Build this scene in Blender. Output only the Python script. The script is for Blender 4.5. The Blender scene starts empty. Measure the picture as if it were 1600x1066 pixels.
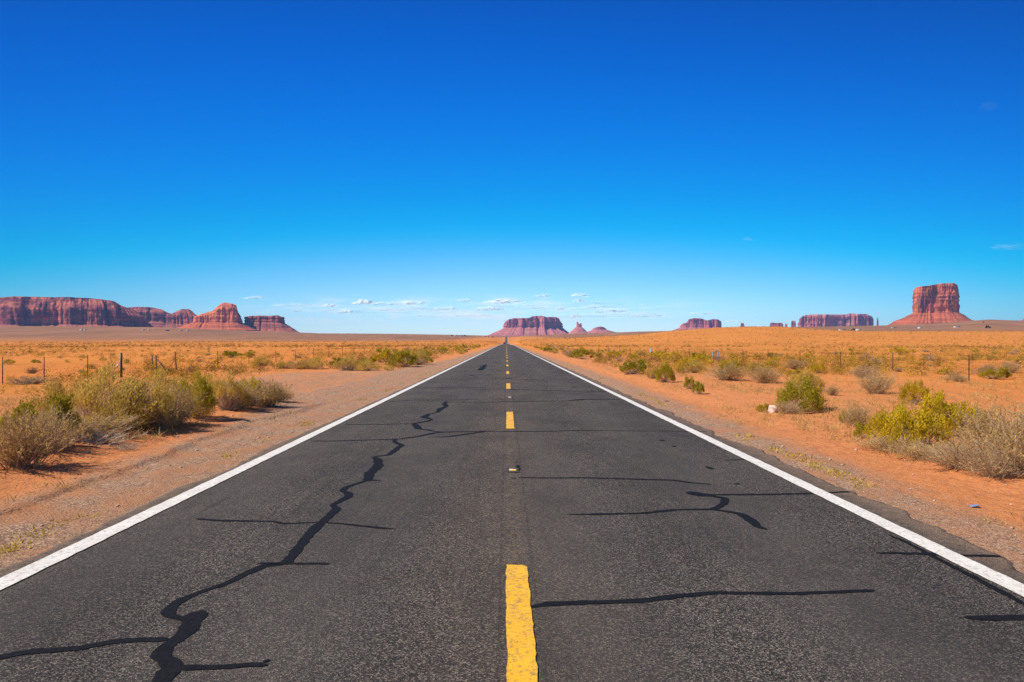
import bpy, math, random
import numpy as np
from mathutils import Vector
PI = math.pi
random.seed(4)
rng = np.random.default_rng(11)
sc = bpy.context.scene
C = sc.collection

# ------------------------------------------------------------------ camera, sky, sun, exposure
F = 1156.0            # focal length in photo pixels (photo 1600 wide)
CX, HY = 791.0, 534.0  # vanishing point of the road in the photo
EYE = 1.7
cam = bpy.data.cameras.new('camera')
camo = bpy.data.objects.new('camera', cam); C.objects.link(camo)
camo.location = (0, 0, EYE); camo.rotation_euler = (PI/2, 0, 0)
cam.sensor_width = 36; cam.lens = 36*F/1600
cam.shift_x = (800-CX)/1600; cam.shift_y = (HY-533)/1600
cam.clip_start = .1; cam.clip_end = 120000
sc.camera = camo

SUN_EL, SUN_AZ = math.radians(46), math.radians(-106)     # azimuth clockwise from +Y
world = bpy.data.worlds.new('World'); sc.world = world; world.use_nodes = True
wn, wl = world.node_tree.nodes, world.node_tree.links
bg = wn['Background']; bg.inputs[1].default_value = 0.085
sky = wn.new('ShaderNodeTexSky'); sky.sky_type = 'NISHITA'; sky.sun_disc = False
sky.sun_elevation = SUN_EL; sky.sun_rotation = SUN_AZ; sky.altitude = 1500
# deep polarised blue aloft, pale at the horizon: the sky graded by its elevation angle
tc = wn.new('ShaderNodeTexCoord'); sx = wn.new('ShaderNodeSeparateXYZ'); wl.new(tc.outputs['Generated'], sx.inputs[0])
m1 = wn.new('ShaderNodeMath'); m1.operation = 'MULTIPLY'; wl.new(sx.outputs['X'], m1.inputs[0]); wl.new(sx.outputs['X'], m1.inputs[1])
m2 = wn.new('ShaderNodeMath'); m2.operation = 'MULTIPLY_ADD'; wl.new(m1.outputs[0], m2.inputs[0]); m2.inputs[1].default_value = .20; wl.new(sx.outputs['Z'], m2.inputs[2])
rp = wn.new('ShaderNodeValToRGB'); rp.color_ramp.interpolation = 'B_SPLINE'
SKY = [(0.0, (1.45, 1.75, 2.2)), (.035, (1.15, 1.6, 2.1)), (.075, (.70, 1.32, 1.85)), (.11, (.34, 1.16, 1.7)), (.135, (.10, 1.12, 1.66)), (.155, (.0, 1.1, 1.66)),
       (.19, (.0, .98, 1.68)), (.25, (.0, .84, 1.86)), (.33, (.0, .68, 1.84)), (.42, (.0, .52, 1.66)), (.62, (.04, .36, 1.0)), (1.0, (.2, .5, 1.0))]
els = rp.color_ramp.elements
while len(els) < len(SKY): els.new(.5)
for e, (p, c) in zip(els, SKY):
    e.position = p; e.color = (c[0]/3, c[1]/3, c[2]/3, 1)
wl.new(m2.outputs[0], rp.inputs[0])
vm = wn.new('ShaderNodeVectorMath'); vm.operation = 'MULTIPLY'; wl.new(sky.outputs[0], vm.inputs[0]); wl.new(rp.outputs[0], vm.inputs[1])
vs = wn.new('ShaderNodeVectorMath'); vs.operation = 'SCALE'; wl.new(vm.outputs[0], vs.inputs[0]); m3 = wn.new('ShaderNodeMath'); m3.operation = 'MULTIPLY_ADD'; wl.new(m1.outputs[0], m3.inputs[0]); m3.inputs[1].default_value = -2.6; m3.inputs[2].default_value = 3.0
m3b = wn.new('ShaderNodeMath'); m3b.operation = 'MAXIMUM'; wl.new(m3.outputs[0], m3b.inputs[0]); m3b.inputs[1].default_value = 1.8; wl.new(m3b.outputs[0], vs.inputs['Scale'])
cm = wn.new('ShaderNodeMapping'); cm.inputs['Scale'].default_value = (9, 9, 62); wl.new(tc.outputs['Generated'], cm.inputs[0])
cn = wn.new('ShaderNodeTexNoise'); cn.inputs['Scale'].default_value = 1.6; cn.inputs['Detail'].default_value = 8; cn.inputs['Roughness'].default_value = .62; wl.new(cm.outputs[0], cn.inputs['Vector'])
def _mr(v, a, b, c=0., d=1.):
    t = wn.new('ShaderNodeMapRange'); t.interpolation_type = 'SMOOTHSTEP'; wl.new(v, t.inputs[0])
    for i_, x_ in enumerate((a, b, c, d)): t.inputs[i_+1].default_value = x_
    return t.outputs[0]
def _mu(a, b, op='MULTIPLY'):
    t = wn.new('ShaderNodeMath'); t.operation = op
    for i_, x_ in enumerate((a, b)):
        if isinstance(x_, float): t.inputs[i_].default_value = x_
        else: wl.new(x_, t.inputs[i_])
    return t.outputs[0]
cmask = _mu(_mu(_mr(sx.outputs['Z'], .016, .034), _mr(sx.outputs['Z'], .066, .044)), _mu(_mr(sx.outputs['X'], -.40, -.12), _mr(sx.outputs['X'], .30, .10)))
cf = _mu(_mu(_mr(cn.outputs[0], .46, .66), cmask), _mr(sx.outputs['Y'], .3, .6))
cf = _mu(cf, .62)
cx_ = wn.new('ShaderNodeMix'); cx_.data_type = 'RGBA'; wl.new(cf, cx_.inputs[0]); wl.new(vs.outputs[0], cx_.inputs[6]); cx_.inputs[7].default_value = (9.6, 9.9, 10.2, 1)
wl.new(cx_.outputs[2], bg.inputs[0])

sl = bpy.data.lights.new('sun', 'SUN'); sl.energy = 5.0; sl.angle = math.radians(.53); sl.color = (1, .92, .80)
so = bpy.data.objects.new('sun', sl); C.objects.link(so)
to_sun = Vector((math.sin(SUN_AZ)*math.cos(SUN_EL), math.cos(SUN_AZ)*math.cos(SUN_EL), math.sin(SUN_EL)))
so.rotation_euler = to_sun.to_track_quat('Z', 'Y').to_euler(); so.location = (-40, 0, 60)
sc.view_settings.view_transform = 'Standard'; sc.view_settings.look = 'None'
sc.view_settings.exposure = 0.3; sc.view_settings.gamma = 1.0
sc.render.engine = 'CYCLES'
sc.cycles.max_bounces = 5; sc.cycles.diffuse_bounces = 3; sc.cycles.glossy_bounces = 2
sc.cycles.transparent_max_bounces = 24; sc.cycles.volume_bounces = 0
sc.cycles.use_adaptive_sampling = False
sc.cycles.use_denoising = True; sc.cycles.denoiser = 'OPENIMAGEDENOISE'
sc.cycles.denoising_input_passes = 'RGB_ALBEDO_NORMAL'; sc.cycles.denoising_prefilter = 'NONE'

# ------------------------------------------------------------------ noise and helpers
def _h(ix, iy, seed):
    n = (ix.astype(np.int64)*374761393 + iy.astype(np.int64)*668265263 + seed*1442695041) & 0xffffffff
    n = ((n ^ (n >> 13))*1274126177) & 0xffffffff
    n = n ^ (n >> 16)
    return (n & 0xffffff)/float(0xffffff)
def vnoise(x, y, seed=0):
    x, y = np.broadcast_arrays(np.asarray(x, float), np.asarray(y, float))
    ix, iy = np.floor(x), np.floor(y); fx, fy = x-ix, y-iy
    u, v = fx*fx*(3-2*fx), fy*fy*(3-2*fy)
    a, b = _h(ix, iy, seed), _h(ix+1, iy, seed); c, d = _h(ix, iy+1, seed), _h(ix+1, iy+1, seed)
    return (a*(1-u)+b*u)*(1-v)+(c*(1-u)+d*u)*v
def fbm(x, y, seed=0, o=4):
    s, a, t = 0, .5, 0
    for i in range(o):
        s = s + a*(vnoise(np.asarray(x)*2**i, np.asarray(y)*2**i, seed+i*17)*2-1); t += a; a *= .5
    return s/t
def ss(a, b, x):
    t = np.clip((x-a)/(b-a), 0, 1); return t*t*(3-2*t)

def mesh(name, v, f, mat=None, smooth=False):
    """v (n,3) array; f an (m,k) int array or a list of such arrays"""
    if not isinstance(f, (list, tuple)): f = [f]
    me = bpy.data.meshes.new(name)
    v = np.asarray(v, np.float32)
    me.vertices.add(len(v)); me.vertices.foreach_set('co', v.ravel())
    tot = sum(a.size for a in f); npoly = sum(len(a) for a in f)
    me.loops.add(tot); me.loops.foreach_set('vertex_index', np.concatenate([a.ravel() for a in f]).astype(np.int32))
    st, k = [], 0
    for a in f:
        st.append(k + np.arange(len(a))*a.shape[1]); k += a.size
    me.polygons.add(npoly); me.polygons.foreach_set('loop_start', np.concatenate(st).astype(np.int32))
    me.update(calc_edges=True); me.validate()
    if smooth: me.polygons.foreach_set('use_smooth', np.ones(len(me.polygons), bool))
    for m in (mat if isinstance(mat, (list, tuple)) else [mat]):
        if m: me.materials.append(m)
    return me
def obj(name, me, parent=None, loc=None, **p):
    o = bpy.data.objects.new(name, me); C.objects.link(o)
    if parent: o.parent = parent
    if loc is not None: o.location = loc
    for k, v in p.items(): o[k] = v
    return o
def thing(name, label, cat, loc, rz=0, group=None):
    o = bpy.data.objects.new(name, None); C.objects.link(o); o.empty_display_size = .2
    o.location = loc; o.rotation_euler = (0, 0, rz); o['label'] = label; o['category'] = cat
    if group: o['group'] = group
    return o
def grid_faces(nr, nc, closed=False):
    r = np.arange(nr-1)[:, None]; c = np.arange(nc if closed else nc-1)[None, :]
    a = r*nc+c; b = r*nc+(c+1) % nc
    return np.stack([a, b, b+nc, a+nc], -1).reshape(-1, 4)
class MB:
    """collects boxes, tubes and prisms into one mesh"""
    def __init__(s): s.v, s.q, s.n = [], {}, 0
    def add(s, v, faces):
        for f in faces: s.q.setdefault(len(f), []).append([i+s.n for i in f])
        s.v.append(np.asarray(v, float)); s.n += len(v)
    def box(s, x0, x1, y0, y1, z0, z1):
        v = [(x, y, z) for z in (z0, z1) for x, y in ((x0, y0), (x1, y0), (x1, y1), (x0, y1))]
        s.add(v, [(3, 2, 1, 0), (4, 5, 6, 7), (0, 1, 5, 4), (1, 2, 6, 5), (2, 3, 7, 6), (3, 0, 4, 7)])
    def tube(s, p0, p1, r0, r1=None, n=8):
        r1 = r0 if r1 is None else r1
        p0, p1 = Vector(p0), Vector(p1); d = (p1-p0).normalized()
        a = d.orthogonal().normalized(); b = d.cross(a)
        v = [tuple(p+(a*math.cos(2*PI*i/n)+b*math.sin(2*PI*i/n))*r) for p, r in ((p0, r0), (p1, r1)) for i in range(n)]
        s.add(v, [(i, (i+1) % n, n+(i+1) % n, n+i) for i in range(n)] + [tuple(range(n))[::-1], tuple(range(n, 2*n))])
    def prism(s, prof, x0, x1):
        """profile of (y, z) points extruded along x"""
        n = len(prof); v = [(x, y, z) for x in (x0, x1) for y, z in prof]
        s.add(v, [(i, (i+1) % n, n+(i+1) % n, n+i) for i in range(n)] + [tuple(range(n))[::-1], tuple(range(n, 2*n))])
    def build(s, name, mat, parent=None, loc=None, smooth=False, **p):
        v = np.concatenate(s.v); f = [np.array(a, np.int64) for a in s.q.values()]
        return obj(name, mesh(name, v, f, mat, smooth), parent, loc, **p)

# ------------------------------------------------------------------ materials
def new_mat(name):
    m = bpy.data.materials.new(name); m.use_nodes = True
    nt = m.node_tree; p = nt.nodes['Principled BSDF']
    p.inputs['Specular IOR Level'].default_value = .2
    return m, nt, nt.nodes, nt.links, p
class NB:
    def __init__(s, nt): s.nt, s.n, s.l = nt, nt.nodes, nt.links
    def pos(s): return s.n.new('ShaderNodeNewGeometry').outputs['Position']
    def objc(s): return s.n.new('ShaderNodeTexCoord').outputs['Object']
    def scale(s, vec, sc_):
        m = s.n.new('ShaderNodeMapping'); m.inputs['Scale'].default_value = sc_; s.l.new(vec, m.inputs[0]); return m.outputs[0]
    def noise(s, vec, scale, detail=4, rough=.55, dist=0):
        t = s.n.new('ShaderNodeTexNoise'); t.inputs['Scale'].default_value = scale; t.inputs['Detail'].default_value = detail
        t.inputs['Roughness'].default_value = rough; t.inputs['Distortion'].default_value = dist; s.l.new(vec, t.inputs['Vector']); return t.outputs[0]
    def voro(s, vec, scale, feature='F1', out='Distance'):
        t = s.n.new('ShaderNodeTexVoronoi'); t.feature = feature; t.inputs['Scale'].default_value = scale; s.l.new(vec, t.inputs['Vector']); return t.outputs[out]
    def rng(s, v, a, b, c=0., d=1.):
        t = s.n.new('ShaderNodeMapRange'); s.l.new(v, t.inputs[0])
        for i, x in enumerate((a, b, c, d)): t.inputs[i+1].default_value = x
        return t.outputs[0]
    def mix(s, f, a, b):
        t = s.n.new('ShaderNodeMix'); t.data_type = 'RGBA'
        for sock, x in ((t.inputs[0], f), (t.inputs[6], a), (t.inputs[7], b)):
            if isinstance(x, (int, float)): sock.default_value = x
            elif isinstance(x, tuple): sock.default_value = (*x, 1)
            else: s.l.new(x, sock)
        return t.outputs[2]
    def math(s, op, a, b=0.):
        t = s.n.new('ShaderNodeMath'); t.operation = op
        for sock, x in ((t.inputs[0], a), (t.inputs[1], b)):
            if isinstance(x, (int, float)): sock.default_value = x
            else: s.l.new(x, sock)
        return t.outputs[0]
    def attr(s, name):
        t = s.n.new('ShaderNodeAttribute'); t.attribute_name = name; return t
    def bump(s, h, dist, strength=1., normal=None):
        t = s.n.new('ShaderNodeBump'); t.inputs['Distance'].default_value = dist; t.inputs['Strength'].default_value = strength
        s.l.new(h, t.inputs['Height'])
        if normal: s.l.new(normal, t.inputs['Normal'])
        return t.outputs[0]

def simple(name, col, rough=.6, metal=0., var=.0, vscale=6.):
    m, nt, n, l, p = new_mat(name); b = NB(nt)
    p.inputs['Roughness'].default_value = rough; p.inputs['Metallic'].default_value = metal
    if var:
        f = b.rng(b.noise(b.objc(), vscale, 5), .3, .7)
        l.new(b.mix(f, tuple(c*(1-var) for c in col), tuple(min(1, c*(1+var)) for c in col)), p.inputs['Base Color'])
    else: p.inputs['Base Color'].default_value = (*col, 1)
    return m

# ground: red sand, roadside gravel, the grey-brown plain far off (masks are stored on the mesh)
def ground_mat():
    m, nt, n, l, p = new_mat('desert_ground'); b = NB(nt); P = b.pos()
    p.inputs['Roughness'].default_value = .95; p.inputs['Specular IOR Level'].default_value = .08
    big = b.rng(b.noise(P, .035, 5), .35, .65); mid = b.rng(b.noise(P, .5, 6, .6), .3, .7); fine = b.rng(b.noise(P, 9, 6, .7), .3, .7)
    grit = b.rng(b.noise(P, 60, 3, .7), .3, .7)
    sand = b.mix(big, (.70, .215, .034), (.82, .30, .046))
    sand = b.mix(b.math('MULTIPLY', mid, .55), sand, (.54, .155, .04))
    sand = b.mix(b.math('MULTIPLY', fine, .35), sand, (.80, .34, .10))
    near = b.attr('near').outputs['Fac']
    sand = b.mix(b.math('MULTIPLY', near, .75), sand, b.mix(fine, (.52, .19, .075), (.74, .31, .125)))
    sand = b.mix(b.math('MULTIPLY', grit, .16), sand, (.30, .12, .06))
    # wheel-track dirt and dead twig litter on the sand
    lit = b.rng(b.noise(b.scale(P, (1, .35, 1)), 11, 6, .78, .6), .555, .62)
    sand = b.mix(b.math('MULTIPLY', lit, .5), sand, (.26, .10, .045))
    md = b.rng(b.noise(b.scale(P, (1, .14, 1)), .11, 6, .75), .44, .62)
    sand = b.mix(b.math('MULTIPLY', b.math('MULTIPLY', md, b.math('SUBTRACT', 1., near)), .55), sand, (.46, .18, .035))
    # gravel
    pb = b.voro(P, 42, 'F1', 'Color'); sepc = n.new('ShaderNodeSeparateColor'); l.new(pb, sepc.inputs[0])
    grav = b.mix(sepc.outputs[0], (.20, .115, .07), (.60, .38, .24))
    grav = b.mix(b.rng(b.noise(P, 1.3, 5), .42, .64), grav, (.46, .225, .115))
    g = b.attr('gravel').outputs['Fac']
    gm = b.rng(b.math('ADD', g, b.math('MULTIPLY', b.math('SUBTRACT', b.noise(b.scale(P, (1, .4, 1)), 1.6, 7, .7), .5), 1.1)), .30, .72)
    col = b.mix(gm, sand, grav)
    # far plain: the land itself is greyer and darker there, covered in sage
    fa = b.attr('far').outputs['Fac']
    farn = b.noise(b.scale(P, (1, .35, 1)), .006, 6, .65)
    fcol = b.mix(b.rng(farn, .35, .65), (.28, .135, .066), (.40, .19, .088))
    streak = b.rng(b.noise(b.scale(P, (.5, .5, 1)), .008, 6, .75), .56, .64)
    fcol = b.mix(b.math('MULTIPLY', streak, .55), fcol, (.50, .24, .11))
    dots = b.rng(b.noise(b.scale(P, (1, .1, 1)), .05, 6, .85), .44, .60)
    fcol = b.mix(b.math('MULTIPLY', dots, .6), fcol, (.13, .08, .045))
    col = b.mix(fa, col, fcol)
    # straw and sage growing over the middle plain
    gr = b.attr('green').outputs['Fac']
    gn = b.rng(b.noise(P, .42, 6, .8), .44, .60)
    col = b.mix(b.math('MULTIPLY', b.math('MULTIPLY', gr, gn), .5), col, (.40, .20, .035))
    l.new(col, p.inputs['Base Color'])
    n1 = b.bump(b.noise(P, 2.6, 9, .7), .14, .8)
    n2 = b.bump(b.noise(P, 26, 5, .7), .02, .6, n1)
    n3 = b.bump(b.math('MULTIPLY', b.voro(P, 42), gm), .018, .7, n2)
    l.new(n3, p.inputs['Normal'])
    return m

def asphalt_mat():
    m, nt, n, l, p = new_mat('asphalt'); b = NB(nt); P = b.pos()
    p.inputs['Roughness'].default_value = .9; p.inputs['Specular IOR Level'].default_value = .14
    v = n.new('ShaderNodeTexVoronoi'); v.inputs['Scale'].default_value = 135; l.new(P, v.inputs['Vector'])
    sp = n.new('ShaderNodeSeparateColor'); l.new(v.outputs['Color'], sp.inputs[0])
    agg = b.math('POWER', sp.outputs[0], 4.)
    col = b.mix(agg, (.027, .0235, .021), (.43, .36, .29))
    sp2 = b.rng(b.noise(P, 160, 2, .6), .35, .7)
    col = b.mix(b.math('MULTIPLY', sp2, .55), col, (.032, .028, .026))
    # long wear: browner and paler in the middle and in the wheel paths, stained in patches
    sep = n.new('ShaderNodeSeparateXYZ'); l.new(P, sep.inputs[0])
    wx = b.math('ADD', sep.outputs[0], b.math('MULTIPLY', b.math('SUBTRACT', b.noise(P, .25, 3), .5), .8))
    mid = b.math('SUBTRACT', 1., b.rng(b.math('ABSOLUTE', b.math('SUBTRACT', wx, .08)), .15, .9))
    wp = b.math('SINE', b.math('MULTIPLY', wx, 3.5))
    col = b.mix(b.math('MULTIPLY', mid, .45), col, b.mix(agg, (.060, .044, .032), (.48, .35, .23)))
    col = b.mix(b.rng(wp, -1, 1, 0, .42), col, (.100, .086, .074))
    pt = b.rng(b.noise(b.scale(P, (1, .45, 1)), .8, 7, .7), .42, .62)
    col = b.mix(b.math('MULTIPLY', pt, .40), col, (.028, .026, .026))
    dust = b.rng(b.math('ADD', b.math('ABSOLUTE', sep.outputs[0]), b.math('MULTIPLY', b.noise(P, 5, 8, .85), 1.5)), 4.22, 4.7)
    col = b.mix(b.math('MULTIPLY', dust, .7), col, b.mix(sp.outputs[1], (.14, .085, .055), (.46, .31, .20)))
    # ghosts of old centre paint and grit caught along the centre seam
    cs = b.math('ABSOLUTE', b.math('SUBTRACT', sep.outputs[0], .08))
    gh = b.math('MULTIPLY', b.rng(cs, .085, .060), b.rng(b.noise(b.scale(P, (1, .5, 1)), 22, 6, .8), .50, .62))
    col = b.mix(b.math('MULTIPLY', gh, .26), col, (.34, .23, .10))
    sm = b.math('MULTIPLY', b.rng(b.math('ABSOLUTE', b.math('SUBTRACT', cs, .12)), .016, .004), b.rng(b.noise(P, 9, 5, .8), .42, .55))
    col = b.mix(b.math('MULTIPLY', sm, .38), col, (.015, .013, .012))
    # narrow drag marks and drips along the lanes
    dr = b.rng(b.noise(b.scale(P, (1, .03, 1)), 7, 5, .7), .58, .70)
    col = b.mix(b.math('MULTIPLY', dr, .30), col, (.022, .020, .020))
    dl = b.rng(b.noise(b.scale(P, (1, .05, 1)), 3.1, 6, .75), .55, .72)
    col = b.mix(b.math('MULTIPLY', dl, .22), col, (.16, .135, .11))
    l.new(col, p.inputs['Base Color'])
    l.new(b.bump(b.noise(P, 120, 3, .6), .006, .7, b.bump(v.outputs['Distance'], .01, .6)), p.inputs['Normal'])
    return m

def paint_mat(name, col, worn, amt):
    m, nt, n, l, p = new_mat(name); b = NB(nt); P = b.pos()
    p.inputs['Roughness'].default_value = .55; p.inputs['Specular IOR Level'].default_value = .3
    f = b.rng(b.noise(P, 30, 6, .75), .60-amt, .74-amt)
    cr = b.rng(b.noise(b.scale(P, (.35, 2.4, 1)), 13, 5, .8, .8), .60, .64)
    br = b.rng(b.noise(P, 4, 4), .35, .65)
    dirt = b.rng(b.noise(P, 1.1, 7, .8), .48, .70)
    c = b.mix(br, tuple(x*.86 for x in col), col); c = b.mix(b.math('MULTIPLY', dirt, .35), c, tuple(x*.55+y*.45 for x, y in zip(col, worn)))
    l.new(b.mix(b.math('MAXIMUM', b.math('MULTIPLY', f, .8), b.math('MULTIPLY', cr, amt*1.5)), c, worn), p.inputs['Base Color'])
    l.new(b.bump(b.noise(P, 90, 4, .6), .006, .8), p.inputs['Normal'])
    return m

def tar_mat():
    m, nt, n, l, p = new_mat('tar'); b = NB(nt); P = b.pos()
    l.new(b.mix(b.rng(b.noise(P, 40, 4), .35, .65), (.006, .006, .007), (.013, .013, .014)), p.inputs['Base Color'])
    p.inputs['Roughness'].default_value = .8; p.inputs['Specular IOR Level'].default_value = .12
    l.new(b.bump(b.noise(P, 70, 3), .004, .6), p.inputs['Normal'])
    return m

def rock_mat(name, light, dark, varnish, k=1.):
    """sandstone: horizontal beds, pale fresh faces and dark desert varnish running down"""
    m, nt, n, l, p = new_mat(name); b = NB(nt); P = b.pos()
    p.inputs['Roughness'].default_value = .95; p.inputs['Specular IOR Level'].default_value = .05
    bed = b.rng(b.noise(b.scale(P, (.15, .15, 3.0)), .016*k, 6, .7), .42, .58)
    col = b.mix(bed, dark, light)
    vs_ = b.rng(b.noise(b.scale(P, (1, 1, .2)), .020*k, 6, .65, .4), .40, .54)
    blot = b.rng(b.noise(P, .009*k, 5, .6), .46, .56)
    col = b.mix(b.math('MULTIPLY', b.math('MULTIPLY', vs_, blot), .85), col, varnish)
    col = b.mix(b.math('MULTIPLY', b.rng(b.noise(P, .05*k, 5, .7), .45, .7), .35), col, tuple(c*.6 for c in dark))
    l.new(col, p.inputs['Base Color'])
    l.new(b.bump(b.noise(b.scale(P, (1, 1, .5)), .06*k, 8, .7), 9/k, .8), p.inputs['Normal'])
    return m
def scree_mat(name, light, dark, k=1.):
    m, nt, n, l, p = new_mat(name); b = NB(nt); P = b.pos()
    p.inputs['Roughness'].default_value = .95; p.inputs['Specular IOR Level'].default_value = .05
    bed = b.rng(b.noise(b.scale(P, (.1, .1, 2.5)), .02*k, 6, .75), .45, .60)
    col = b.mix(bed, light, dark)
    col = b.mix(b.math('MULTIPLY', b.rng(b.noise(P, .07*k, 5, .8), .46, .66), .5), col, tuple(c*.5 for c in dark))
    l.new(col, p.inputs['Base Color'])
    l.new(b.bump(b.noise(P, .08*k, 7, .75), 8/k, .9), p.inputs['Normal'])
    return m

def leaf_mat(name, c0, c1, c2=None, trans=.25):
    """foliage with a tint per clump, stored on the mesh, and per plant"""
    m, nt, n, l, p = new_mat(name); b = NB(nt)
    p.inputs['Roughness'].default_value = .7; p.inputs['Specular IOR Level'].default_value = .15
    t = b.attr('tint').outputs['Fac']
    oi = n.new('ShaderNodeObjectInfo').outputs['Random']
    col = b.mix(t, c0, c1)
    if c2: col = b.mix(b.rng(oi, 0, 1, 0, .8), col, c2)
    l.new(col, p.inputs['Base Color'])
    tr = n.new('ShaderNodeBsdfTranslucent'); l.new(col, tr.inputs[0])
    mx = n.new('ShaderNodeMixShader'); mx.inputs[0].default_value = trans
    l.new(p.outputs[0], mx.inputs[1]); l.new(tr.outputs[0], mx.inputs[2]); l.new(mx.outputs[0], n['Material Output'].inputs[0])
    return m

M = dict(ground=ground_mat(), asphalt=asphalt_mat(), tar=tar_mat(),
    white=paint_mat('white_paint', (.84, .79, .69), (.34, .31, .28), .10), yellow=paint_mat('yellow_paint', (.92, .48, .012), (.24, .16, .08), .11),
    rock=rock_mat('red_sandstone', (.78, .23, .085), (.44, .11, .05), (.20, .065, .055)),
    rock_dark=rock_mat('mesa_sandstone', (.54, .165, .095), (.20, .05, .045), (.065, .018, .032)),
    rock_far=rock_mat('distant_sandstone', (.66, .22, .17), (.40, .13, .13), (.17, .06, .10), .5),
    scree=scree_mat('red_scree', (.62, .16, .06), (.30, .08, .04)),
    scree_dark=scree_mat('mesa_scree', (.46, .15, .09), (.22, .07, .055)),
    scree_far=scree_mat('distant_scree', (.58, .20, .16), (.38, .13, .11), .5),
    green=leaf_mat('green_leaf', (.09, .085, .01), (.50, .42, .025), (.66, .47, .03), .35),
    yellow_leaf=leaf_mat('yellow_leaf', (.20, .14, .01), (.84, .56, .015), (.62, .46, .02)),
    olive=leaf_mat('olive_leaf', (.22, .14, .03), (.84, .58, .12), (.76, .53, .10), .42),
    tan=leaf_mat('dry_leaf', (.34, .19, .06), (.80, .54, .18), (.66, .45, .17), .4),
    dark=leaf_mat('dark_leaf', (.06, .05, .025), (.17, .13, .06), (.20, .13, .06), .1),
    twig=leaf_mat('twig', (.26, .155, .08), (.66, .46, .27), (.50, .34, .20), .0),
    pale_twig=leaf_mat('pale_twig', (.45, .33, .22), (.74, .60, .44), None, .0),
    far_scrub=leaf_mat('far_scrub', (.085, .050, .016), (.74, .46, .04), None, .2),
    stone=simple('stone', (.48, .33, .25), .9, 0, .35, 14), pale_stone=simple('pale_stone', (.72, .55, .46), .9, 0, .2, 4),
    rust=simple('rusty_steel', (.10, .05, .03), .8, .3, .4, 9), wood=simple('weathered_wood', (.09, .07, .06), .9, 0, .4, 9),
    green_post=simple('dark_green_steel', (.035, .055, .05), .5, .4, .2, 5), galv=simple('galvanised_steel', (.52, .52, .50), .4, .5, .2, 7),
    blue_post=simple('pale_blue_steel', (.10, .22, .26), .5, .2, .2, 7), pale_post=simple('pale_grey_post', (.35, .38, .40), .7, 0, .3, 6),
    wall=simple('white_wall', (.78, .74, .68), .85, 0, .08, 1), wall_tan=simple('tan_wall', (.60, .46, .34), .85, 0, .1, 1),
    roof=simple('grey_roof', (.42, .40, .38), .7, 0, .2, 1), roof_dark=simple('dark_roof', (.12, .08, .07), .8, 0, .2, 1),
    glass=simple('window_glass', (.03, .04, .05), .08), door=simple('door_paint', (.18, .10, .07), .6),
    juniper=leaf_mat('juniper', (.018, .028, .010), (.05, .065, .02), None, .1), bark=simple('bark', (.10, .07, .05), .95, 0, .3, 3),
    car_white=simple('white_car_paint', (.82, .82, .80), .25), car_dark=simple('black_car_paint', (.02, .022, .025), .25),
    tyre=simple('tyre_rubber', (.02, .02, .02), .85), chrome=simple('rim_metal', (.5, .5, .5), .3, .9),
    lamp_red=simple('tail_lamp_plastic', (.35, .01, .01), .2), lamp_clear=simple('head_lamp_glass', (.7, .7, .68), .1), bumper=simple('bumper_plastic', (.04, .04, .04), .6),
    lens=simple('amber_reflector', (.9, .55, .06), .25), lens_white=simple('clear_reflector', (.8, .78, .72), .25), groove=simple('worn_groove', (.055, .05, .048), .9, 0, .4, 60),
    litter=simple('blue_wrapper', (.18, .28, .55), .4))

# ------------------------------------------------------------------ lie of the land
ROAD_Y = [0, 300, 500, 700, 1000, 1300, 1500, 2000, 2500, 3000, 4200, 6000, 10000, 30000]
ROAD_Z = [0, 0, -.45, -.85, -2.9, -3.7, -3.5, 1.2, 10., 19.5, 31, 36, 42, 60]
from bisect import bisect
def pchip(xs, ys, x):
    xs, ys = np.array(xs, float), np.array(ys, float); h = np.diff(xs); d = np.diff(ys)/h
    m = np.zeros(len(xs)); ok = d[:-1]*d[1:] > 0
    m[1:-1][ok] = 2*d[:-1][ok]*d[1:][ok]/(d[:-1][ok]+d[1:][ok]); m[0], m[-1] = d[0], d[-1]
    x = np.clip(x, xs[0], xs[-1]); i = np.clip(np.searchsorted(xs, x, 'right')-1, 0, len(h)-1); t = (x-xs[i])/h[i]
    return (2*t**3-3*t**2+1)*ys[i]+(t**3-2*t**2+t)*h[i]*m[i]+(-2*t**3+3*t**2)*ys[i+1]+(t**3-t**2)*h[i]*m[i+1]
def road_z(y): return pchip(ROAD_Y, ROAD_Z, np.asarray(y, float))
SKX = [-900, 0, 240, 400, 460, 500, 600, 700, 770, 800, 860, 960, 1000, 1050, 1100, 1200, 1300, 1380, 1450, 1500, 1530, 1545, 1600, 2400]
SKYL = [505, 511, 513, 518, 520, 521.5, 522, 523.5, 525, 525.5, 523.5, 520.5, 519.3, 518.5, 517.5, 514.5, 512.5, 511, 509, 506, 503.8, 502.8, 504.5, 500]
NX = [-900, 0, 500, 650, 740, 791, 840, 900, 1000, 1060, 1120, 1170, 1220, 1280, 1350, 1600, 2400]
NYL = [535.5, 535.5, 535, 534.5, 534.4, 534.4, 532, 529.5, 525.2, 519.6, 515.6, 514.2, 514.8, 518.2, 520.4, 521, 520]
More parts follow.
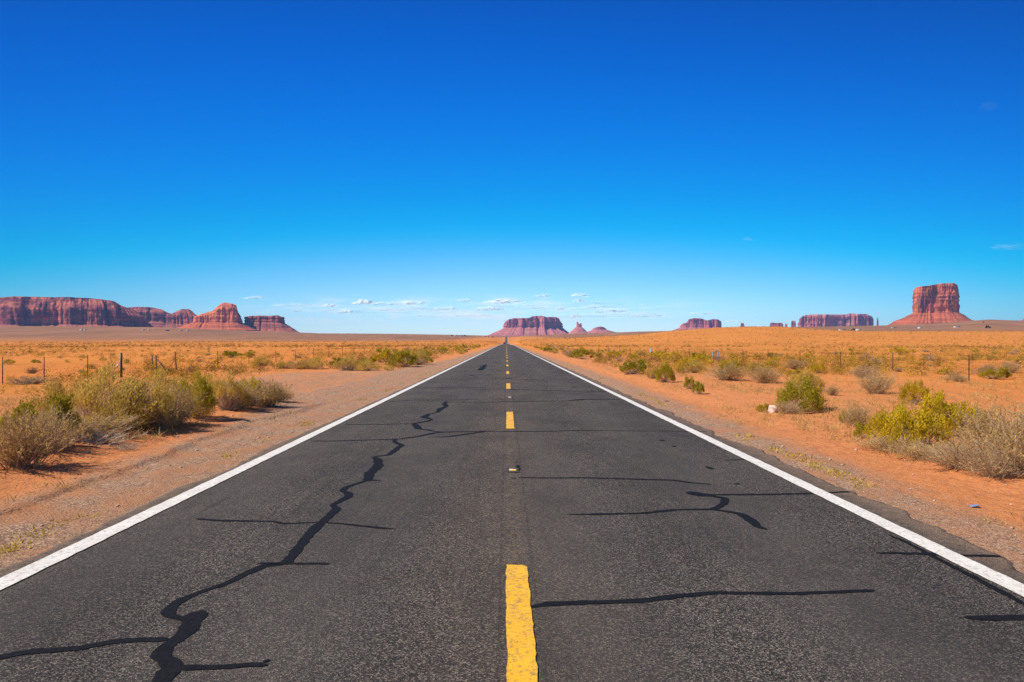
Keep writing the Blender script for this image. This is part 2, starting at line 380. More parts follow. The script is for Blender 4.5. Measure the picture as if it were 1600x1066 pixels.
def land(x, y):
    x, y = np.broadcast_arrays(np.asarray(x, float), np.asarray(y, float))
    yy = np.maximum(y, 1.)
    px = CX+F*x/yy
    P = road_z(yy)
    d1 = 1300.; z1 = EYE+(HY-np.interp(px, NX, NYL))*d1/F - road_z(d1)
    d2 = 4200.; z2 = EYE+(HY-np.interp(px, SKX, SKYL))*d2/F - road_z(d2)
    lt = np.log(yy)
    s = np.where(yy < d1, z1*ss(math.log(330), math.log(d1*1.02), lt), z1+(z2-z1)*ss(math.log(d1*.98), math.log(d2), lt))
    s = s*ss(3, 26, np.abs(px-CX)) if True else s
    off = np.abs(x)-4.2
    z = P + s
    # micro relief, never on the road bed
    e = ss(0, 2.2, off)
    ax = np.abs(x)
    z = z + e*(.07*fbm(x/2.3, y/3.1, 5)+.022*fbm(x/.45, y/.6, 9, 3)) + ss(6, 30, off)*.30*fbm(x/14, y/18, 21) + ss(40, 200, ax)*1.1*fbm(x/90, y/120, 33)*ss(60, 400, yy)
    # grader berm along the left verge, a low bank with a ragged foot
    wob = .55*fbm(y/3.1, x*0+3, 41)+.16*fbm(y/.7, x*0+7, 43)
    bx = 5.15+wob
    berm = ss(0, .10, ax-bx)*.045 + ss(.3, 1.8, ax-bx)*.10
    z = z + np.where(x < 0, berm, 0)*(1-ss(19, 23, y))
    wob2 = .6*fbm(y/4.0, x*0+13, 47)+.12*fbm(y/.8, x*0+17, 49)
    z = z + np.where(x > 0, ss(0, .8, ax-5.3-wob2)*.05 + ss(0, 2.2, ax-6.0)*.05, 0)*(1-ss(60, 90, y))
    # shallow wheel ruts in the left verge
    for rx in (4.75, 4.25): z = z - np.where(x < 0, .010*np.exp(-((ax-rx-.25*fbm(y/7, x*0+rx, 51))/.12)**2), 0)
    # the bed under the asphalt is cut down
    z = np.where(off < -.62, z-.09, z-.012*(1-ss(-.3, .25, off)))
    return z
def G(px, py, dz=0.):
    """where the sight line to a photo pixel meets the level ground near the camera"""
    y = F*EYE/(py-HY); x = (px-CX)*y/F
    return x, y
def land1(x, y): return float(land(np.array([x]), np.array([y]))[0])
def far_hit(px, py):
    """the far land seen at a photo pixel"""
    ys = np.linspace(900, 4300, 1400); xs = (px-CX)*ys/F; z = land(xs, ys)
    pyy = HY-(z-EYE)*F/ys
    k = int(np.argmin(np.abs(pyy-py)+(ys < 1000)*2)); return float(xs[k]), float(ys[k]), float(z[k])

def build_ground():
    ys = [-40, -25, -14, -7, -3, -1, 0.3, 1.4, 2.2]
    y = 2.8
    while y < 12500: ys.append(y); y *= 1.0105 if y < 60 else (1.013 if y < 600 else 1.02)
    ys.append(12500.); ys = np.array(ys)
    t = np.linspace(0, 1, 230)
    fix = np.array([0, 1.5, 3.2, 3.57, 3.6, 3.72, 3.85, 4.0, 4.15, 4.3])
    X = []
    for yv in ys:
        W = 34+1.25*max(yv, 0)
        r = fix[-1]+(W-fix[-1])*(.25*t+.75*t**2.4 if W < 200 else .06*t+.94*t**1.9) if W < 200 else fix[-1]+(W-fix[-1])*(.12*t+.88*t**1.8)
        h = np.concatenate([fix, r[1:]]); X.append(np.concatenate([-h[::-1], h[1:]]))
    X = np.array(X); Y = np.repeat(ys[:, None], X.shape[1], 1)
    Z = land(X, Y)
    v = np.stack([X, Y, Z], -1).reshape(-1, 3)
    me = mesh('ground', v, grid_faces(*X.shape), M['ground'], True)
    ax = np.abs(X); off = ax-3.9
    # gravel mask
    edgeL = np.interp(Y, [0, 9, 13, 18, 22, 28, 40, 47, 70, 300], [5.3, 5.4, 5.7, 6.2, 9.5, 13, 12.5, 7, 5.6, 5.0])
    edgeR = np.interp(Y, [0, 10, 30, 60, 300], [4.9, 5.0, 5.3, 5.2, 5.0])
    E_ = np.where(X < 0, edgeL, edgeR)
    g = 1-ss(-1.1, .7, ax-E_)
    g = g*np.where(X > 0, .86, .92)
    g = g*np.where((X < 0) & (Y > 22) & (Y < 45) & (ax > 6.5), .62, 1)
    px = CX+F*X/np.maximum(Y, 1)
    fr = ss(1250, 1900, Y+160*fbm(X/300, Y/400, 61)-1350*np.exp(-((px-795)/75)**2))
    fr = np.where((px > 1030) & (px < 1260) & (Y < 1500), fr*.1, fr)
    near = 1-ss(7, 22, ax) ; near = near*(1-ss(60, 220, Y))
    gr = ss(30, 160, Y)*(1-fr)*(.55+.45*ss(0, 10, X))*ss(6, 10, ax)
    for nm, a in (('gravel', g), ('far', fr), ('near', near), ('green', gr)):
        at = me.attributes.new(nm, 'FLOAT', 'POINT'); at.data.foreach_set('value', a.astype(np.float32).ravel())
    return obj('ground', me, kind='structure')
build_ground()

# ------------------------------------------------------------------ road
def road_sheet():
    ys = [-40, -20, -8, 0]; y = 1.
    while y < 3600: ys.append(y); y += max(.05, y*.009)
    ys = np.array(ys); n = len(ys)
    l = -3.53-.27-.10*fbm(ys/1.1, ys*0+2, 71)-.05*fbm(ys/.25, ys*0+2, 73); r = 3.52+.42+.13*fbm(ys/1.3, ys*0+5, 75)+.09*fbm(ys/.3, ys*0+5, 77)+.04*fbm(ys/.12, ys*0+5, 79)
    z = road_z(ys)
    cols = [(l-.02, z-.08), (l, z-.012), (l+.06, z), (l*.5, z+.006), (l*0+.08, z+.012), (r*.5, z+.006), (r-.06, z), (r, z-.012), (r+.02, z-.08)]
    v = np.stack([np.stack([c[0], ys, c[1]], -1) for c in cols], 1).reshape(-1, 3)
    return obj('road', mesh('road', v, grid_faces(n, len(cols)), M['asphalt'], True), kind='structure')
road = road_sheet()
def surf(x, y):
    """height of the cambered asphalt"""
    return road_z(y)+np.interp(np.abs(np.asarray(x)-.08), [0, 1.95, 3.8], [.012, .006, 0])
def strip(name, x0, x1, y0, y1, dz, mat, ragged=0., seed=0, ends=0.):
    n = max(2, int((y1-y0)/.045)+1) if (y1-y0) < 60 else None
    if n: ys = np.linspace(y0, y1, n)
    else:
        ys = [y0]
        while ys[-1] < y1: ys.append(ys[-1]+max(.06, abs(ys[-1])*.01))
        ys = np.array(ys)
    a = x0+ragged*fbm(ys/.12, ys*0, seed)+ragged*.8*fbm(ys/2.7, ys*0, seed+9)
    b = x1+ragged*fbm(ys/.10, ys*0, seed+5)+ragged*.8*fbm(ys/2.7, ys*0, seed+9)
    k = 5; X = a[:, None]+(b-a)[:, None]*np.linspace(0, 1, k)[None]; Y = np.repeat(ys[:, None], k, 1)
    if ends:
        Y[0] += ends*(vnoise(np.arange(k)*1.7, 0, seed)-.5); Y[-1] += ends*(vnoise(np.arange(k)*1.7, 3, seed)-.5)
    Z = surf(X, Y)+dz
    return obj(name, mesh(name, np.stack([X, Y, Z], -1).reshape(-1, 3), grid_faces(len(ys), k), mat), road)
strip('edge_line', -3.53-.09, -3.53+.09, -8, 3300, .008, M['white'], .008, 3)
strip('edge_line', 3.52-.09, 3.52+.09, -8, 3300, .008, M['white'], .008, 8)
k = -2
while True:
    y1 = 5.57+12.13*k
    if y1 > 1000: break
    strip('centre_dash', .08-.078, .08+.078, y1-3.42, y1, .008, M['yellow'], .010, 30+k, .12)
    k += 1

def ribbon(pts, w, dz=.0045, seed=1, px=True, wv=.25, seg=.035):
    """a band of poured tar along a traced seam; widths in metres"""
    P = np.array([G(a, b) for a, b in pts]) if px else np.array(pts, float)
    W = np.full(len(P), w, float) if np.isscalar(w) else np.array(w, float)
    d = np.r_[0, np.cumsum(np.linalg.norm(np.diff(P, axis=0), axis=1))]
    step = max(seg*.6, d[-1]/700); s = np.linspace(0, d[-1], max(4, int(d[-1]/step)))
    x, y, ww = np.interp(s, d, P[:, 0]), np.interp(s, d, P[:, 1]), np.interp(s, d, W)
    ker = np.ones(3)/3
    if len(x) > 8:
        for _ in range(2): x[1:-1] = np.convolve(x, ker, 'same')[1:-1]; y[1:-1] = np.convolve(y, ker, 'same')[1:-1]
    tx, ty = np.gradient(x), np.gradient(y); L = np.hypot(tx, ty)+1e-9; nx, ny = -ty/L, tx/L
    ww = ww*(1+wv*fbm(s/.35, s*0, seed)+.5*wv*fbm(s/.07, s*0, seed+3))
    t = s/max(d[-1], 1e-6); ww = ww*np.clip(np.minimum(t, 1-t)*d[-1]/.05+.25, 0, 1)
    e1 = ww/2+.010*fbm(s/.09, s*0+1, seed+11)*np.minimum(1, ww/.04)+.004*fbm(s/.03, s*0, seed+12); e2 = ww/2+.010*fbm(s/.08, s*0+5, seed+13)*np.minimum(1, ww/.04)+.004*fbm(s/.03, s*0, seed+14)
    v = np.concatenate([np.stack([x+nx*e1, y+ny*e1], -1), np.stack([x-nx*e2, y-ny*e2], -1)])
    z = surf(v[:, 0], v[:, 1])+dz; n = len(x)
    i = np.arange(n-1)
    return np.c_[v, z], np.stack([i+n, i+n+1, i+1, i], -1)
def tar(seams):
    for j, (pts, w) in enumerate(seams):
        if max(q for _, q in pts) < 692: w = [k*1.4 for k in w] if isinstance(w, list) else w*1.4
        v, f = ribbon(pts, w, .0035+.0004*(j % 5), 90+j*7)
        obj('tar_seal', mesh('tar_seal', v, f, M['tar']), road)
tar([
 ([(244, 1085), (252, 1066), (264, 1051.5), (271, 1044), (257, 1032), (250.5, 1023), (261, 1011), (279, 999), (293, 988), (300, 975), (304, 966), (317, 956)], [.10, .10, .13, .12, .10, .10, .09, .10, .11, .13, .15, .10]),
 ([(298, 971), (276, 967.5), (261, 960), (270, 948), (288, 936), (324, 923.4), (357, 912), (387, 897), (414, 885), (444, 883.5)], [.08, .06, .08, .09, .08, .06, .055, .07, .08, .08]),
 ([(444, 883.5), (459, 867), (480, 840), (497, 822), (512, 810), (527, 796.5), (519, 790.5), (545, 777), (544, 771.7), (534, 768), (542, 762), (573.8, 752)], [.10, .085, .085, .10, .09, .09, .06, .09, .10, .09, .07, .05]),
 ([(573.8, 753), (577.5, 740.7), (590.7, 729.5), (591, 720), (584, 715), (592.6, 713.5), (607.6, 712), (618.8, 703), (628, 696.6), (617, 692), (617, 687.8)], [.10, .15, .13, .12, .06, .05, .07, .10, .09, .08, .07]),
 ([(654.5, 671.3), (648.8, 664.7), (645, 662.8), (667.6, 659), (675, 656.3), (662, 652.5), (669.5, 647.8), (683.5, 645), (688, 639.4), (697.6, 635.6), (694, 632), (697.6, 628)], [.09, .10, .08, .05, .06, .12, .06, .05, .11, .09, .09, .07]),
 ([(485.6, 689.7), (517.5, 689.7), (592.6, 687.8), (626.4, 686.7), (654.5, 682.6), (678.9, 677.3), (695.8, 676), (759.6, 675), (804, 675.4), (860, 675), (901.4, 673.5), (930, 673.5), (1105, 674.5)], [.04, .05, .06, .06, .08, .08, .07, .055, .06, .055, .05, .035, .03]),
 ([(654.5, 671.3), (667.6, 672.2), (678.8, 675), (693.8, 676.2)], .06),
 ([(759, 675.4), (739, 678), (701.5, 683.4), (667, 684.4)], [.04, .07, .07, .02]),
 ([(538, 663.8), (600, 663.6), (640, 662.8)], [.03, .04, .05]),
 ([(699.5, 629), (759.6, 629.4), (790.7, 628.6), (886.4, 627), (905, 625.3), (912.6, 624.4), (972, 624.6)], [.06, .06, .07, .05, .14, .12, .05]),
 ([(609.5, 628), (641.4, 625.7), (742.6, 625.3), (752, 626.2)], [.05, .06, .08, .05]),
 ([(640, 606), (680, 606), (785, 607)], .07), ([(796, 609), (850, 610.5), (920, 612), (945, 612.5)], .07),
 ([(668, 592.6), (780, 593), (895, 593.4)], .05), ([(690, 581), (865, 581.5)], .05), ([(700, 573), (830, 573.4)], .05), ([(745, 566), (862, 566)], .06),
 ([(811, 748.2), (849, 748.6), (920, 748.2), (1000, 750.3), (1053, 751.4), (1076, 755), (1112, 758)], [.05, .05, .055, .05, .06, .07, .05]),
 ([(1078, 774), (1083.8, 773), (1093, 773.5), (1114, 774.3), (1190.5, 773.5), (1274, 771.6), (1327.6, 768.6)], [.16, .27, .18, .06, .065, .06, .05]),
 ([(1088, 775.5), (1110, 776), (1133, 780), (1131, 787.6), (1122, 794), (1110, 798)], [.06, .06, .08, .09, .08, .06]),
 ([(886, 805.8), (920, 805.5), (1000, 804), (1057, 798), (1114, 797), (1156, 804), (1171.4, 812.4), (1184, 824), (1199, 828.8)], [.03, .05, .065, .07, .07, .085, .11, .10, .05]),
 ([(829, 952.5), (860, 946.5), (920, 944.4), (1000, 942), (1060, 934), (1114, 928.6), (1247.6, 929.3), (1366, 924)], [.05, .08, .07, .06, .075, .065, .065, .06]),
 ([(1506, 966), (1530, 967.5), (1600, 966.7), (1700, 963), (1760, 962)], [.08, .075, .08, .08, .06]),
 ([(1367.6, 865), (1457, 866.5), (1506.7, 868.8), (1563.8, 869.5)], [.03, .065, .06, .05]),
 ([(1386, 836), (1412, 846), (1455, 869), (1514, 899), (1580, 934), (1680, 987), (1780, 1040)], [.02, .05, .04, .05, .05, .05, .04]),
 ([(306, 811.5), (345, 814.5), (426, 816), (444, 819.6), (500, 817.5), (530, 819.6), (590, 826.5), (620, 828.8)], [.035, .06, .045, .05, .035, .05, .06, .02]),
 ([(402, 882), (455, 882.5), (515, 883)], [.05, .055, .06]),
 ([(-70, 1038), (0, 1029), (45, 1020), (120, 1015.5), (180, 1003.5), (263, 1001)], [.06, .065, .07, .065, .065, .06]),
 ([(276, 1046), (345, 1046), (390, 1041.5), (418, 1042.5)], [.07, .05, .055, .06]), ([(410, 1038), (421, 1034)], .05),
 ([(573, 751.5), (597, 752)], [.09, .03]), ([(1104, 730), (1113, 734)], .08), ([(1147, 757), (1157, 757)], .09), ([(1032, 688), (1037, 689.6)], .07), ([(1051, 697), (1055, 699)], .06),
 ([(1133, 719.8), (1166, 718.3)], .04), ([(724, 595.6), (730, 595.6)], .22), ([(736, 586.6), (740, 587.4)], .16), ([(741, 589), (745, 589.5)], .14),
 ([(750, 579), (753, 575), (759, 570.3)], [.25, .2, .18]), ([(753, 577), (757, 574.5)], .2), ([(805.5, 571.6), (810, 571.6)], .3), ([(792, 591), (797, 592)], .2), ([(893, 605), (901, 605.4)], .16), ([(765, 560), (769, 560)], .35), ([(815, 558), (818, 558)], .35), ([(790, 565), (792, 565)], .3), ([(1038, 627), (1046, 627)], .1)])

# recessed centre-line reflectors, each in its worn slot
def reflector(px, py, lens, s=1.):
    x, y = G(px, py); z = float(surf(x, y))
    v, f = ribbon([(x-.005, y-.17*s), (x+.0, y+.20*s)], .155*s, .0062, 7, False, .12, .012)
    slot = obj('reflector_slot', mesh('reflector_slot', v, f, M['groove']), road)
    mb = MB(); mb.prism([(y-.045, z+.007), (y-.022, z+.022), (y+.022, z+.022), (y+.045, z+.007)], x-.05, x+.05)
    h = mb.build('reflector', M['pale_post'], road)
    mb = MB(); mb.add([(x-.042, y-.0445, z+.0095), (x+.042, y-.0445, z+.0095), (x+.042, y-.0255, z+.0215), (x-.042, y-.0255, z+.0215)], [(0, 1, 2, 3)])
    mb.build('lens', lens, h)
reflector(801.5, 737, M['lens']); reflector(796.5, 622, M['lens_white'])
tar([([(806, 741), (810, 735), (809, 728)], [.04, .06, .04]), ([(797, 724.5), (812, 724)], .025), ([(799, 749), (808, 748.8)], .04)])

# ------------------------------------------------------------------ mesas and buttes
def X_at(px, D): return (px-CX)*D/F
def Z_at(py, D): return EYE+(HY-py)*D/F
def butte(name, label, D, top, foot, left, right, base, b, front, mats, cat='butte', seed=0, N=700, sq=.55, flute=(30, 12, 5), batter=.08, cap=.12, spow=1.25, step=7., capin=.10, rough_top=3., nc=34, nt=26):
    """cliff walls over a scree skirt.  top/foot: traced (px, py); left/right: px where the skirt dies out"""
    topx = [X_at(p, D) for p, _ in top]; topz = [Z_at(q, D) for _, q in top]
    ftx = [X_at(p, D) for p, _ in foot]; ftz = [Z_at(q, D) for _, q in foot]
    x0, x1 = topx[0], topx[-1]; cx, a = (x0+x1)/2, (x1-x0)/2; cy = D+b; shear = (x1 if x1 < 0 else (x0 if x0 > 0 else cx))/D*.96
    zb = Z_at(base, D)
    th = np.linspace(0, 2*PI, N, endpoint=False)+PI/2
    # spend samples on the side the road sees
    th = th+.35*np.sin(th*1.0-PI/2+PI)*0
    c, s = np.cos(th), np.sin(th)
    ex = cx+a*np.sign(c)*np.abs(c)**sq; ey = cy+b*np.sign(s)*np.abs(s)**sq
    dx, dy = np.roll(ex, -1)-np.roll(ex, 1), np.roll(ey, -1)-np.roll(ey, 1)
    arc = np.cumsum(np.hypot(dx, dy)/2)
    L = np.hypot(dx, dy)+1e-9; nx, ny = dy/L, -dx/L
    for _ in range(6): nx = (np.roll(nx, 1)+nx+np.roll(nx, -1))/3; ny = (np.roll(ny, 1)+ny+np.roll(ny, -1))/3
    L = np.hypot(nx, ny)+1e-9; nx, ny = nx/L, ny/L
    # even out the samples by arc
    T = lambda x: np.interp(x, topx, topz)
    FT = lambda x: np.interp(x, ftx, ftz)
    A1, A2, A3 = flute
    sidefade = 1-.8*np.abs(nx)**2              # keep the traced ends of the outline where they are
    big = A1*(fbm(arc/230, arc*0, seed)+.5*fbm(arc/90, arc*0, seed+2))*sidefade
    crack = np.abs(vnoise(arc/48, arc*0, seed+4)-.5)*2
    crack = -np.exp(-(crack/.16)**2)
    rows = []
    for k in range(nc+1):                        # cliff, foot to rim
        u = k/nc
        px_ = ex+nx*(big*.8); zf = FT(px_); zt = T(px_)
        z = zf+(zt-zf)*u
        H = np.maximum(zt-zf, 1)
        ledge = (vnoise(z/step, z*0, seed+6)-.5)*2
        inn = batter*H*u + np.where(u > 1-cap, (u-(1-cap))/cap, 0)*H*capin
        off = big + A2*crack*(1-.5*u)*np.clip(.45+1.5*fbm(arc/75, z/95, seed+20), 0, 1) + (A2*.7*fbm(arc/38, z/260, seed+8)*(1-.3*u) + A3*fbm(arc/14, z/60, seed+10))*(.12+.88*sidefade) + A3*.45*ledge*np.clip(.4+1.6*fbm(arc/60, z/90, seed+11), 0, 1) - inn
        rows.append(np.stack([ex+nx*off, ey+ny*off, z], -1))
    rim = rows[-1]
    for k in range(1, 9):                        # top
        q = 1-k/8
        X = cx+(rim[:, 0]-cx)*(q**.8*.9+.1*q); Y = cy+(rim[:, 1]-cy)*q
        z = T(X)+rough_top*fbm(X/40, Y/40, seed+12)*min(1, k/2)
        z = rim[:, 2]*(1-k/8)+z*(k/8) if k < 2 else z
        rows.append(np.stack([X, Y, z], -1))
    cl = np.stack(rows); n_ = cl.shape[0]
    cl[..., 0] += (cl[..., 1]-D)*shear
    cliff = (cl.reshape(-1, 3), grid_faces(n_, N, True))
    # scree
    ftp = cl[0].copy(); ftp[:, 0] -= (ftp[:, 1]-D)*shear; zf = cl[0][:, 2]
    wl_, wr_ = max(5, X_at(top[0][0], D)-X_at(left, D)), max(5, X_at(right, D)-X_at(top[-1][0], D))
    W = np.where(nx < 0, wl_*nx**2, wr_*nx**2)+front*ny**2
    rows = []
    gul = 0
    for k in range(nt+1):
        t = k/nt; w = W*(1-t)
        z = zb+(zf-zb)*(t**spow); gul = .7*fbm(arc/80+z/90, z/120, seed+14)+.5*fbm(arc/26-z/50, z/45, seed+15)
        led = (vnoise((z+8*gul)/13, z*0+.5, seed+16)-.5)*2.2
        w = w*(1+.16*gul*(1-abs(2*t-1)))+led*9*min(1, 4*t*(1-t))*(1 if t < 1 else 0)
        if k == nt: w = w*0-6
        z = z+(5.0*fbm(arc/22, z/24, seed+18))*4*t*(1-t)
        rows.append(np.stack([ftp[:, 0]+nx*w, ftp[:, 1]+ny*w, z+(3 if k == nt else 0)], -1))
    tl = np.stack(rows); tl[..., 0] += (tl[..., 1]-D)*shear*(1 if True else 0)
    root = thing(name, label, cat, (cx, cy, zb)); root['kind'] = 'structure'
    for nm, (v, f), m in (('cliff', cliff, mats[0]), ('scree_slope', (tl.reshape(-1, 3), grid_faces(nt+1, N, True)), mats[1])):
        v = v-np.array([[cx, cy, zb]])
        obj(nm, mesh(nm, v, f, M[m], False), root)
    return root

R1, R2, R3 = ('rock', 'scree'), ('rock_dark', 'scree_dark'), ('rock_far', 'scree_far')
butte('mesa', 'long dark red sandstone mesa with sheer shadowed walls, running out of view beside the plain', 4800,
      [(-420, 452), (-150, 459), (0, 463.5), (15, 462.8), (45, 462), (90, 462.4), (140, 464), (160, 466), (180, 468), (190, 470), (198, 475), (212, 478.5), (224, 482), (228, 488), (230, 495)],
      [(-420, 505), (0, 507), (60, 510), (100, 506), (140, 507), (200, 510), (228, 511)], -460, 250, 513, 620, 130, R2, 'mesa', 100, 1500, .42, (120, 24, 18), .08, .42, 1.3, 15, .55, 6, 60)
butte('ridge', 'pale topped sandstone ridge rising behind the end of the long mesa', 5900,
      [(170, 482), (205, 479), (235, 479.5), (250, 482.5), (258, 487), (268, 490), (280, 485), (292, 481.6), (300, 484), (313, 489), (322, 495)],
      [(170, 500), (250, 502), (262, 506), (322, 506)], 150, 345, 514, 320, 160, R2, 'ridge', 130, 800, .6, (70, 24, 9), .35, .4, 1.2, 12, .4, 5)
butte('butte', 'rounded red dome butte, tallest rock between the long mesa and low castle ledges', 5200,
      [(300, 494), (308, 492), (322, 488), (331, 486), (338, 480), (345, 474), (351, 472.4), (360, 473.5), (367, 475), (373, 482), (376, 489), (378, 498)],
      [(300, 503), (340, 503.5), (378, 504)], 262, 405, 516, 120, 150, R1, 'butte', 150, 700, .62, (32, 24, 9), .08, .25, 1.2, 12, .2, 3)
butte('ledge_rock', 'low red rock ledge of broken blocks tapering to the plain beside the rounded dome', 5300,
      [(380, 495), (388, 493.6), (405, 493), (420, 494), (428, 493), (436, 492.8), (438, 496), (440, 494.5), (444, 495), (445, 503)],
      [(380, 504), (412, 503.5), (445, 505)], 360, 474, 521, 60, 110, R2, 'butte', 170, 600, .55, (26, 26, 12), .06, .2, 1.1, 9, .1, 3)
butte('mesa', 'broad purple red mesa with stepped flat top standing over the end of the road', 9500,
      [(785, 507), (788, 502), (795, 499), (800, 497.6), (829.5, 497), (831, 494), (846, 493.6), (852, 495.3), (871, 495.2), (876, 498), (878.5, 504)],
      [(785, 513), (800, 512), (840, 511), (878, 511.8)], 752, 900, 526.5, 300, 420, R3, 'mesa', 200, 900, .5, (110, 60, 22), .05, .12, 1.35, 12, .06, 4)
butte('butte', 'slender two pronged stone spire on a cone of scree beside the road-end mesa', 9300,
      [(900.6, 503), (902, 502.4), (903.2, 504.2), (904.5, 506.5), (907, 505), (908.4, 504.8), (909, 507)],
      [(900.6, 511), (909, 511)], 884, 924, 523.5, 32, 130, R3, 'butte', 220, 360, .55, (6, 5, 3), .04, .1, 1.1, 12, .06, 2)
butte('butte', 'low rounded purple mound just past the two pronged spire', 9300,
      [(926, 513.2), (932, 511.2), (938, 510.2), (943, 511), (948, 513.5)], [(926, 515), (948, 515)], 908, 978, 522.5, 90, 170, R3, 'butte', 230, 360, .8, (10, 8, 4), .3, .3, 1.3, 10, .06, 1)
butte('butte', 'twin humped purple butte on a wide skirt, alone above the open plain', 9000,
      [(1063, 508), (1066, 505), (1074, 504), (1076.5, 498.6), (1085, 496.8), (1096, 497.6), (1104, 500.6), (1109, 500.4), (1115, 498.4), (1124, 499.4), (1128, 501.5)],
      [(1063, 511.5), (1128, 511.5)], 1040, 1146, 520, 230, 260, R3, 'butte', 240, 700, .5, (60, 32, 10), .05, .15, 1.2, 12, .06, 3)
butte('butte', 'tiny pointed spire poking up beyond the twin humped butte', 9000,
      [(1157, 506), (1158.5, 504.6), (1160.5, 505.2), (1161.8, 505), (1163.5, 509)], [(1157, 511.5), (1163.5, 511.5)], 1146, 1172, 518, 24, 90, R3, 'butte', 250, 260, .6, (4, 4, 2), .05, .1, 1.1, 12, .06, 1)
butte('butte', 'short flat pink butte low on the skyline near the square pillar', 9000,
      [(1203, 505), (1205, 504), (1213, 504.6), (1222, 504.4), (1224.5, 506)], [(1203, 514), (1224.5, 514)], 1199, 1227, 519, 70, 40, R3, 'butte', 260, 360, .5, (14, 14, 6), .03, .1, 1.1, 12, .06, 2)
butte('rock_spire', 'thin stone needle between the short flat butte and the square pillar', 9000,
      [(1226.4, 506), (1227.4, 505), (1228.2, 508), (1229.2, 505.4), (1230.6, 506)], [(1226.4, 514), (1230.6, 514)], 1224, 1233, 519, 12, 30, R3, 'spire', 265, 200, .6, (2, 3, 2), .03, .1, 1.1, 12, .06, 1)
butte('rock_spire', 'square topped stone pillar just before the long level mesa', 9000,
      [(1235.8, 502), (1237, 501.2), (1242, 501.2), (1244, 504)], [(1235.8, 514), (1244, 514)], 1233, 1247, 519, 28, 30, R3, 'spire', 270, 260, .5, (4, 6, 3), .03, .1, 1.1, 12, .06, 1)
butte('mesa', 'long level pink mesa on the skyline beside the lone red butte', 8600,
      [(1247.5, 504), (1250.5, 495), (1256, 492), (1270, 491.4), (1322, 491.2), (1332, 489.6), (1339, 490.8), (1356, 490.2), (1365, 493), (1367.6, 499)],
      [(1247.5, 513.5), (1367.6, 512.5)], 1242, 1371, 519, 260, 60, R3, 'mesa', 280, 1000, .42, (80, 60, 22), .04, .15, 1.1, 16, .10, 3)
butte('rock_spire', 'narrow stone finger standing off the end of the long level mesa', 8600,
      [(1369.6, 497.5), (1370.6, 496), (1372, 496.4), (1373, 501)], [(1369.6, 512.5), (1373, 512.5)], 1367, 1377, 518, 14, 24, R3, 'spire', 285, 200, .6, (2, 3, 2), .03, .1, 1.1, 12, .06, 1)
butte('butte', 'lone tall red butte with sheer block top and broad apron of scree', 4600,
      [(1427, 452), (1429, 449), (1437, 448), (1451.5, 446.6), (1462, 444.2), (1474, 442.8), (1490, 442.4), (1496, 444.4), (1500, 450)],
      [(1427, 488.5), (1446, 489.5), (1465, 487), (1485, 488), (1500, 487.5)], 1374, 1545, 512, 155, 235, R1, 'butte', 305, 1100, .42, (30, 24, 12), .02, .22, 1.15, 11, .01, 2.5, 60, 34)
butte('mesa', 'edge of a far purple butte showing at the end of the rising plain', 6500,
      [(1594.5, 503), (1596.5, 499), (1606, 497), (1650, 494), (1720, 495), (1724, 500)], [(1594.5, 505), (1724, 505)], 1588, 1740, 507, 260, 60, R3, 'butte', 320, 500, .5, (40, 24, 8), .05, .15, 1.1, 10, .06, 3)

# ------------------------------------------------------------------ plants
def tubes(paths, r0, r1, nseg):
    """many thin tapering twigs; paths (m, nseg, 3)"""
    paths = np.asarray(paths); m = len(paths)
    d = np.gradient(paths, axis=1); d /= np.linalg.norm(d, axis=2, keepdims=True)+1e-9
    ref = np.array([.3, .9, .1]); a = np.cross(d, ref); a /= np.linalg.norm(a, axis=2, keepdims=True)+1e-9; b = np.cross(d, a)
    t = np.linspace(0, 1, nseg)[None, :, None]
    r0 = np.asarray(r0).reshape(-1, 1, 1) if np.ndim(r0) else r0
    r = r0*(1-t)+r1*t
    ring = [paths+(a*math.cos(q)+b*math.sin(q))*r for q in (0, 2*PI/3, 4*PI/3)]
    v = np.stack(ring, 2)                    # m, nseg, 3, 3
    idx = np.arange(m*nseg*3).reshape(m, nseg, 3)
    f = []
    for k in range(3):
        k2 = (k+1) % 3
        f.append(np.stack([idx[:, :-1, k], idx[:, :-1, k2], idx[:, 1:, k2], idx[:, 1:, k]], -1).reshape(-1, 4))
    return v.reshape(-1, 3), np.concatenate(f)
def leaves(pos, dirn, ln, wd, R):
    m = len(pos); d = dirn/(np.linalg.norm(dirn, axis=1, keepdims=True)+1e-9)
    s = np.cross(d, R.normal(size=(m, 3))); s /= np.linalg.norm(s, axis=1, keepdims=True)+1e-9
    ln = np.asarray(ln).reshape(-1, 1); wd = np.asarray(wd).reshape(-1, 1)
    v = np.stack([pos, pos+d*ln*.5+s*wd*.5, pos+d*ln, pos+d*ln*.5-s*wd*.5], 1)
    return v.reshape(-1, 3), np.arange(m*4).reshape(m, 4)
def tinted(me, val):
    at = me.attributes.new('tint', 'FLOAT', 'POINT'); at.data.foreach_set('value', np.clip(val, 0, 1).astype(np.float32)); return me

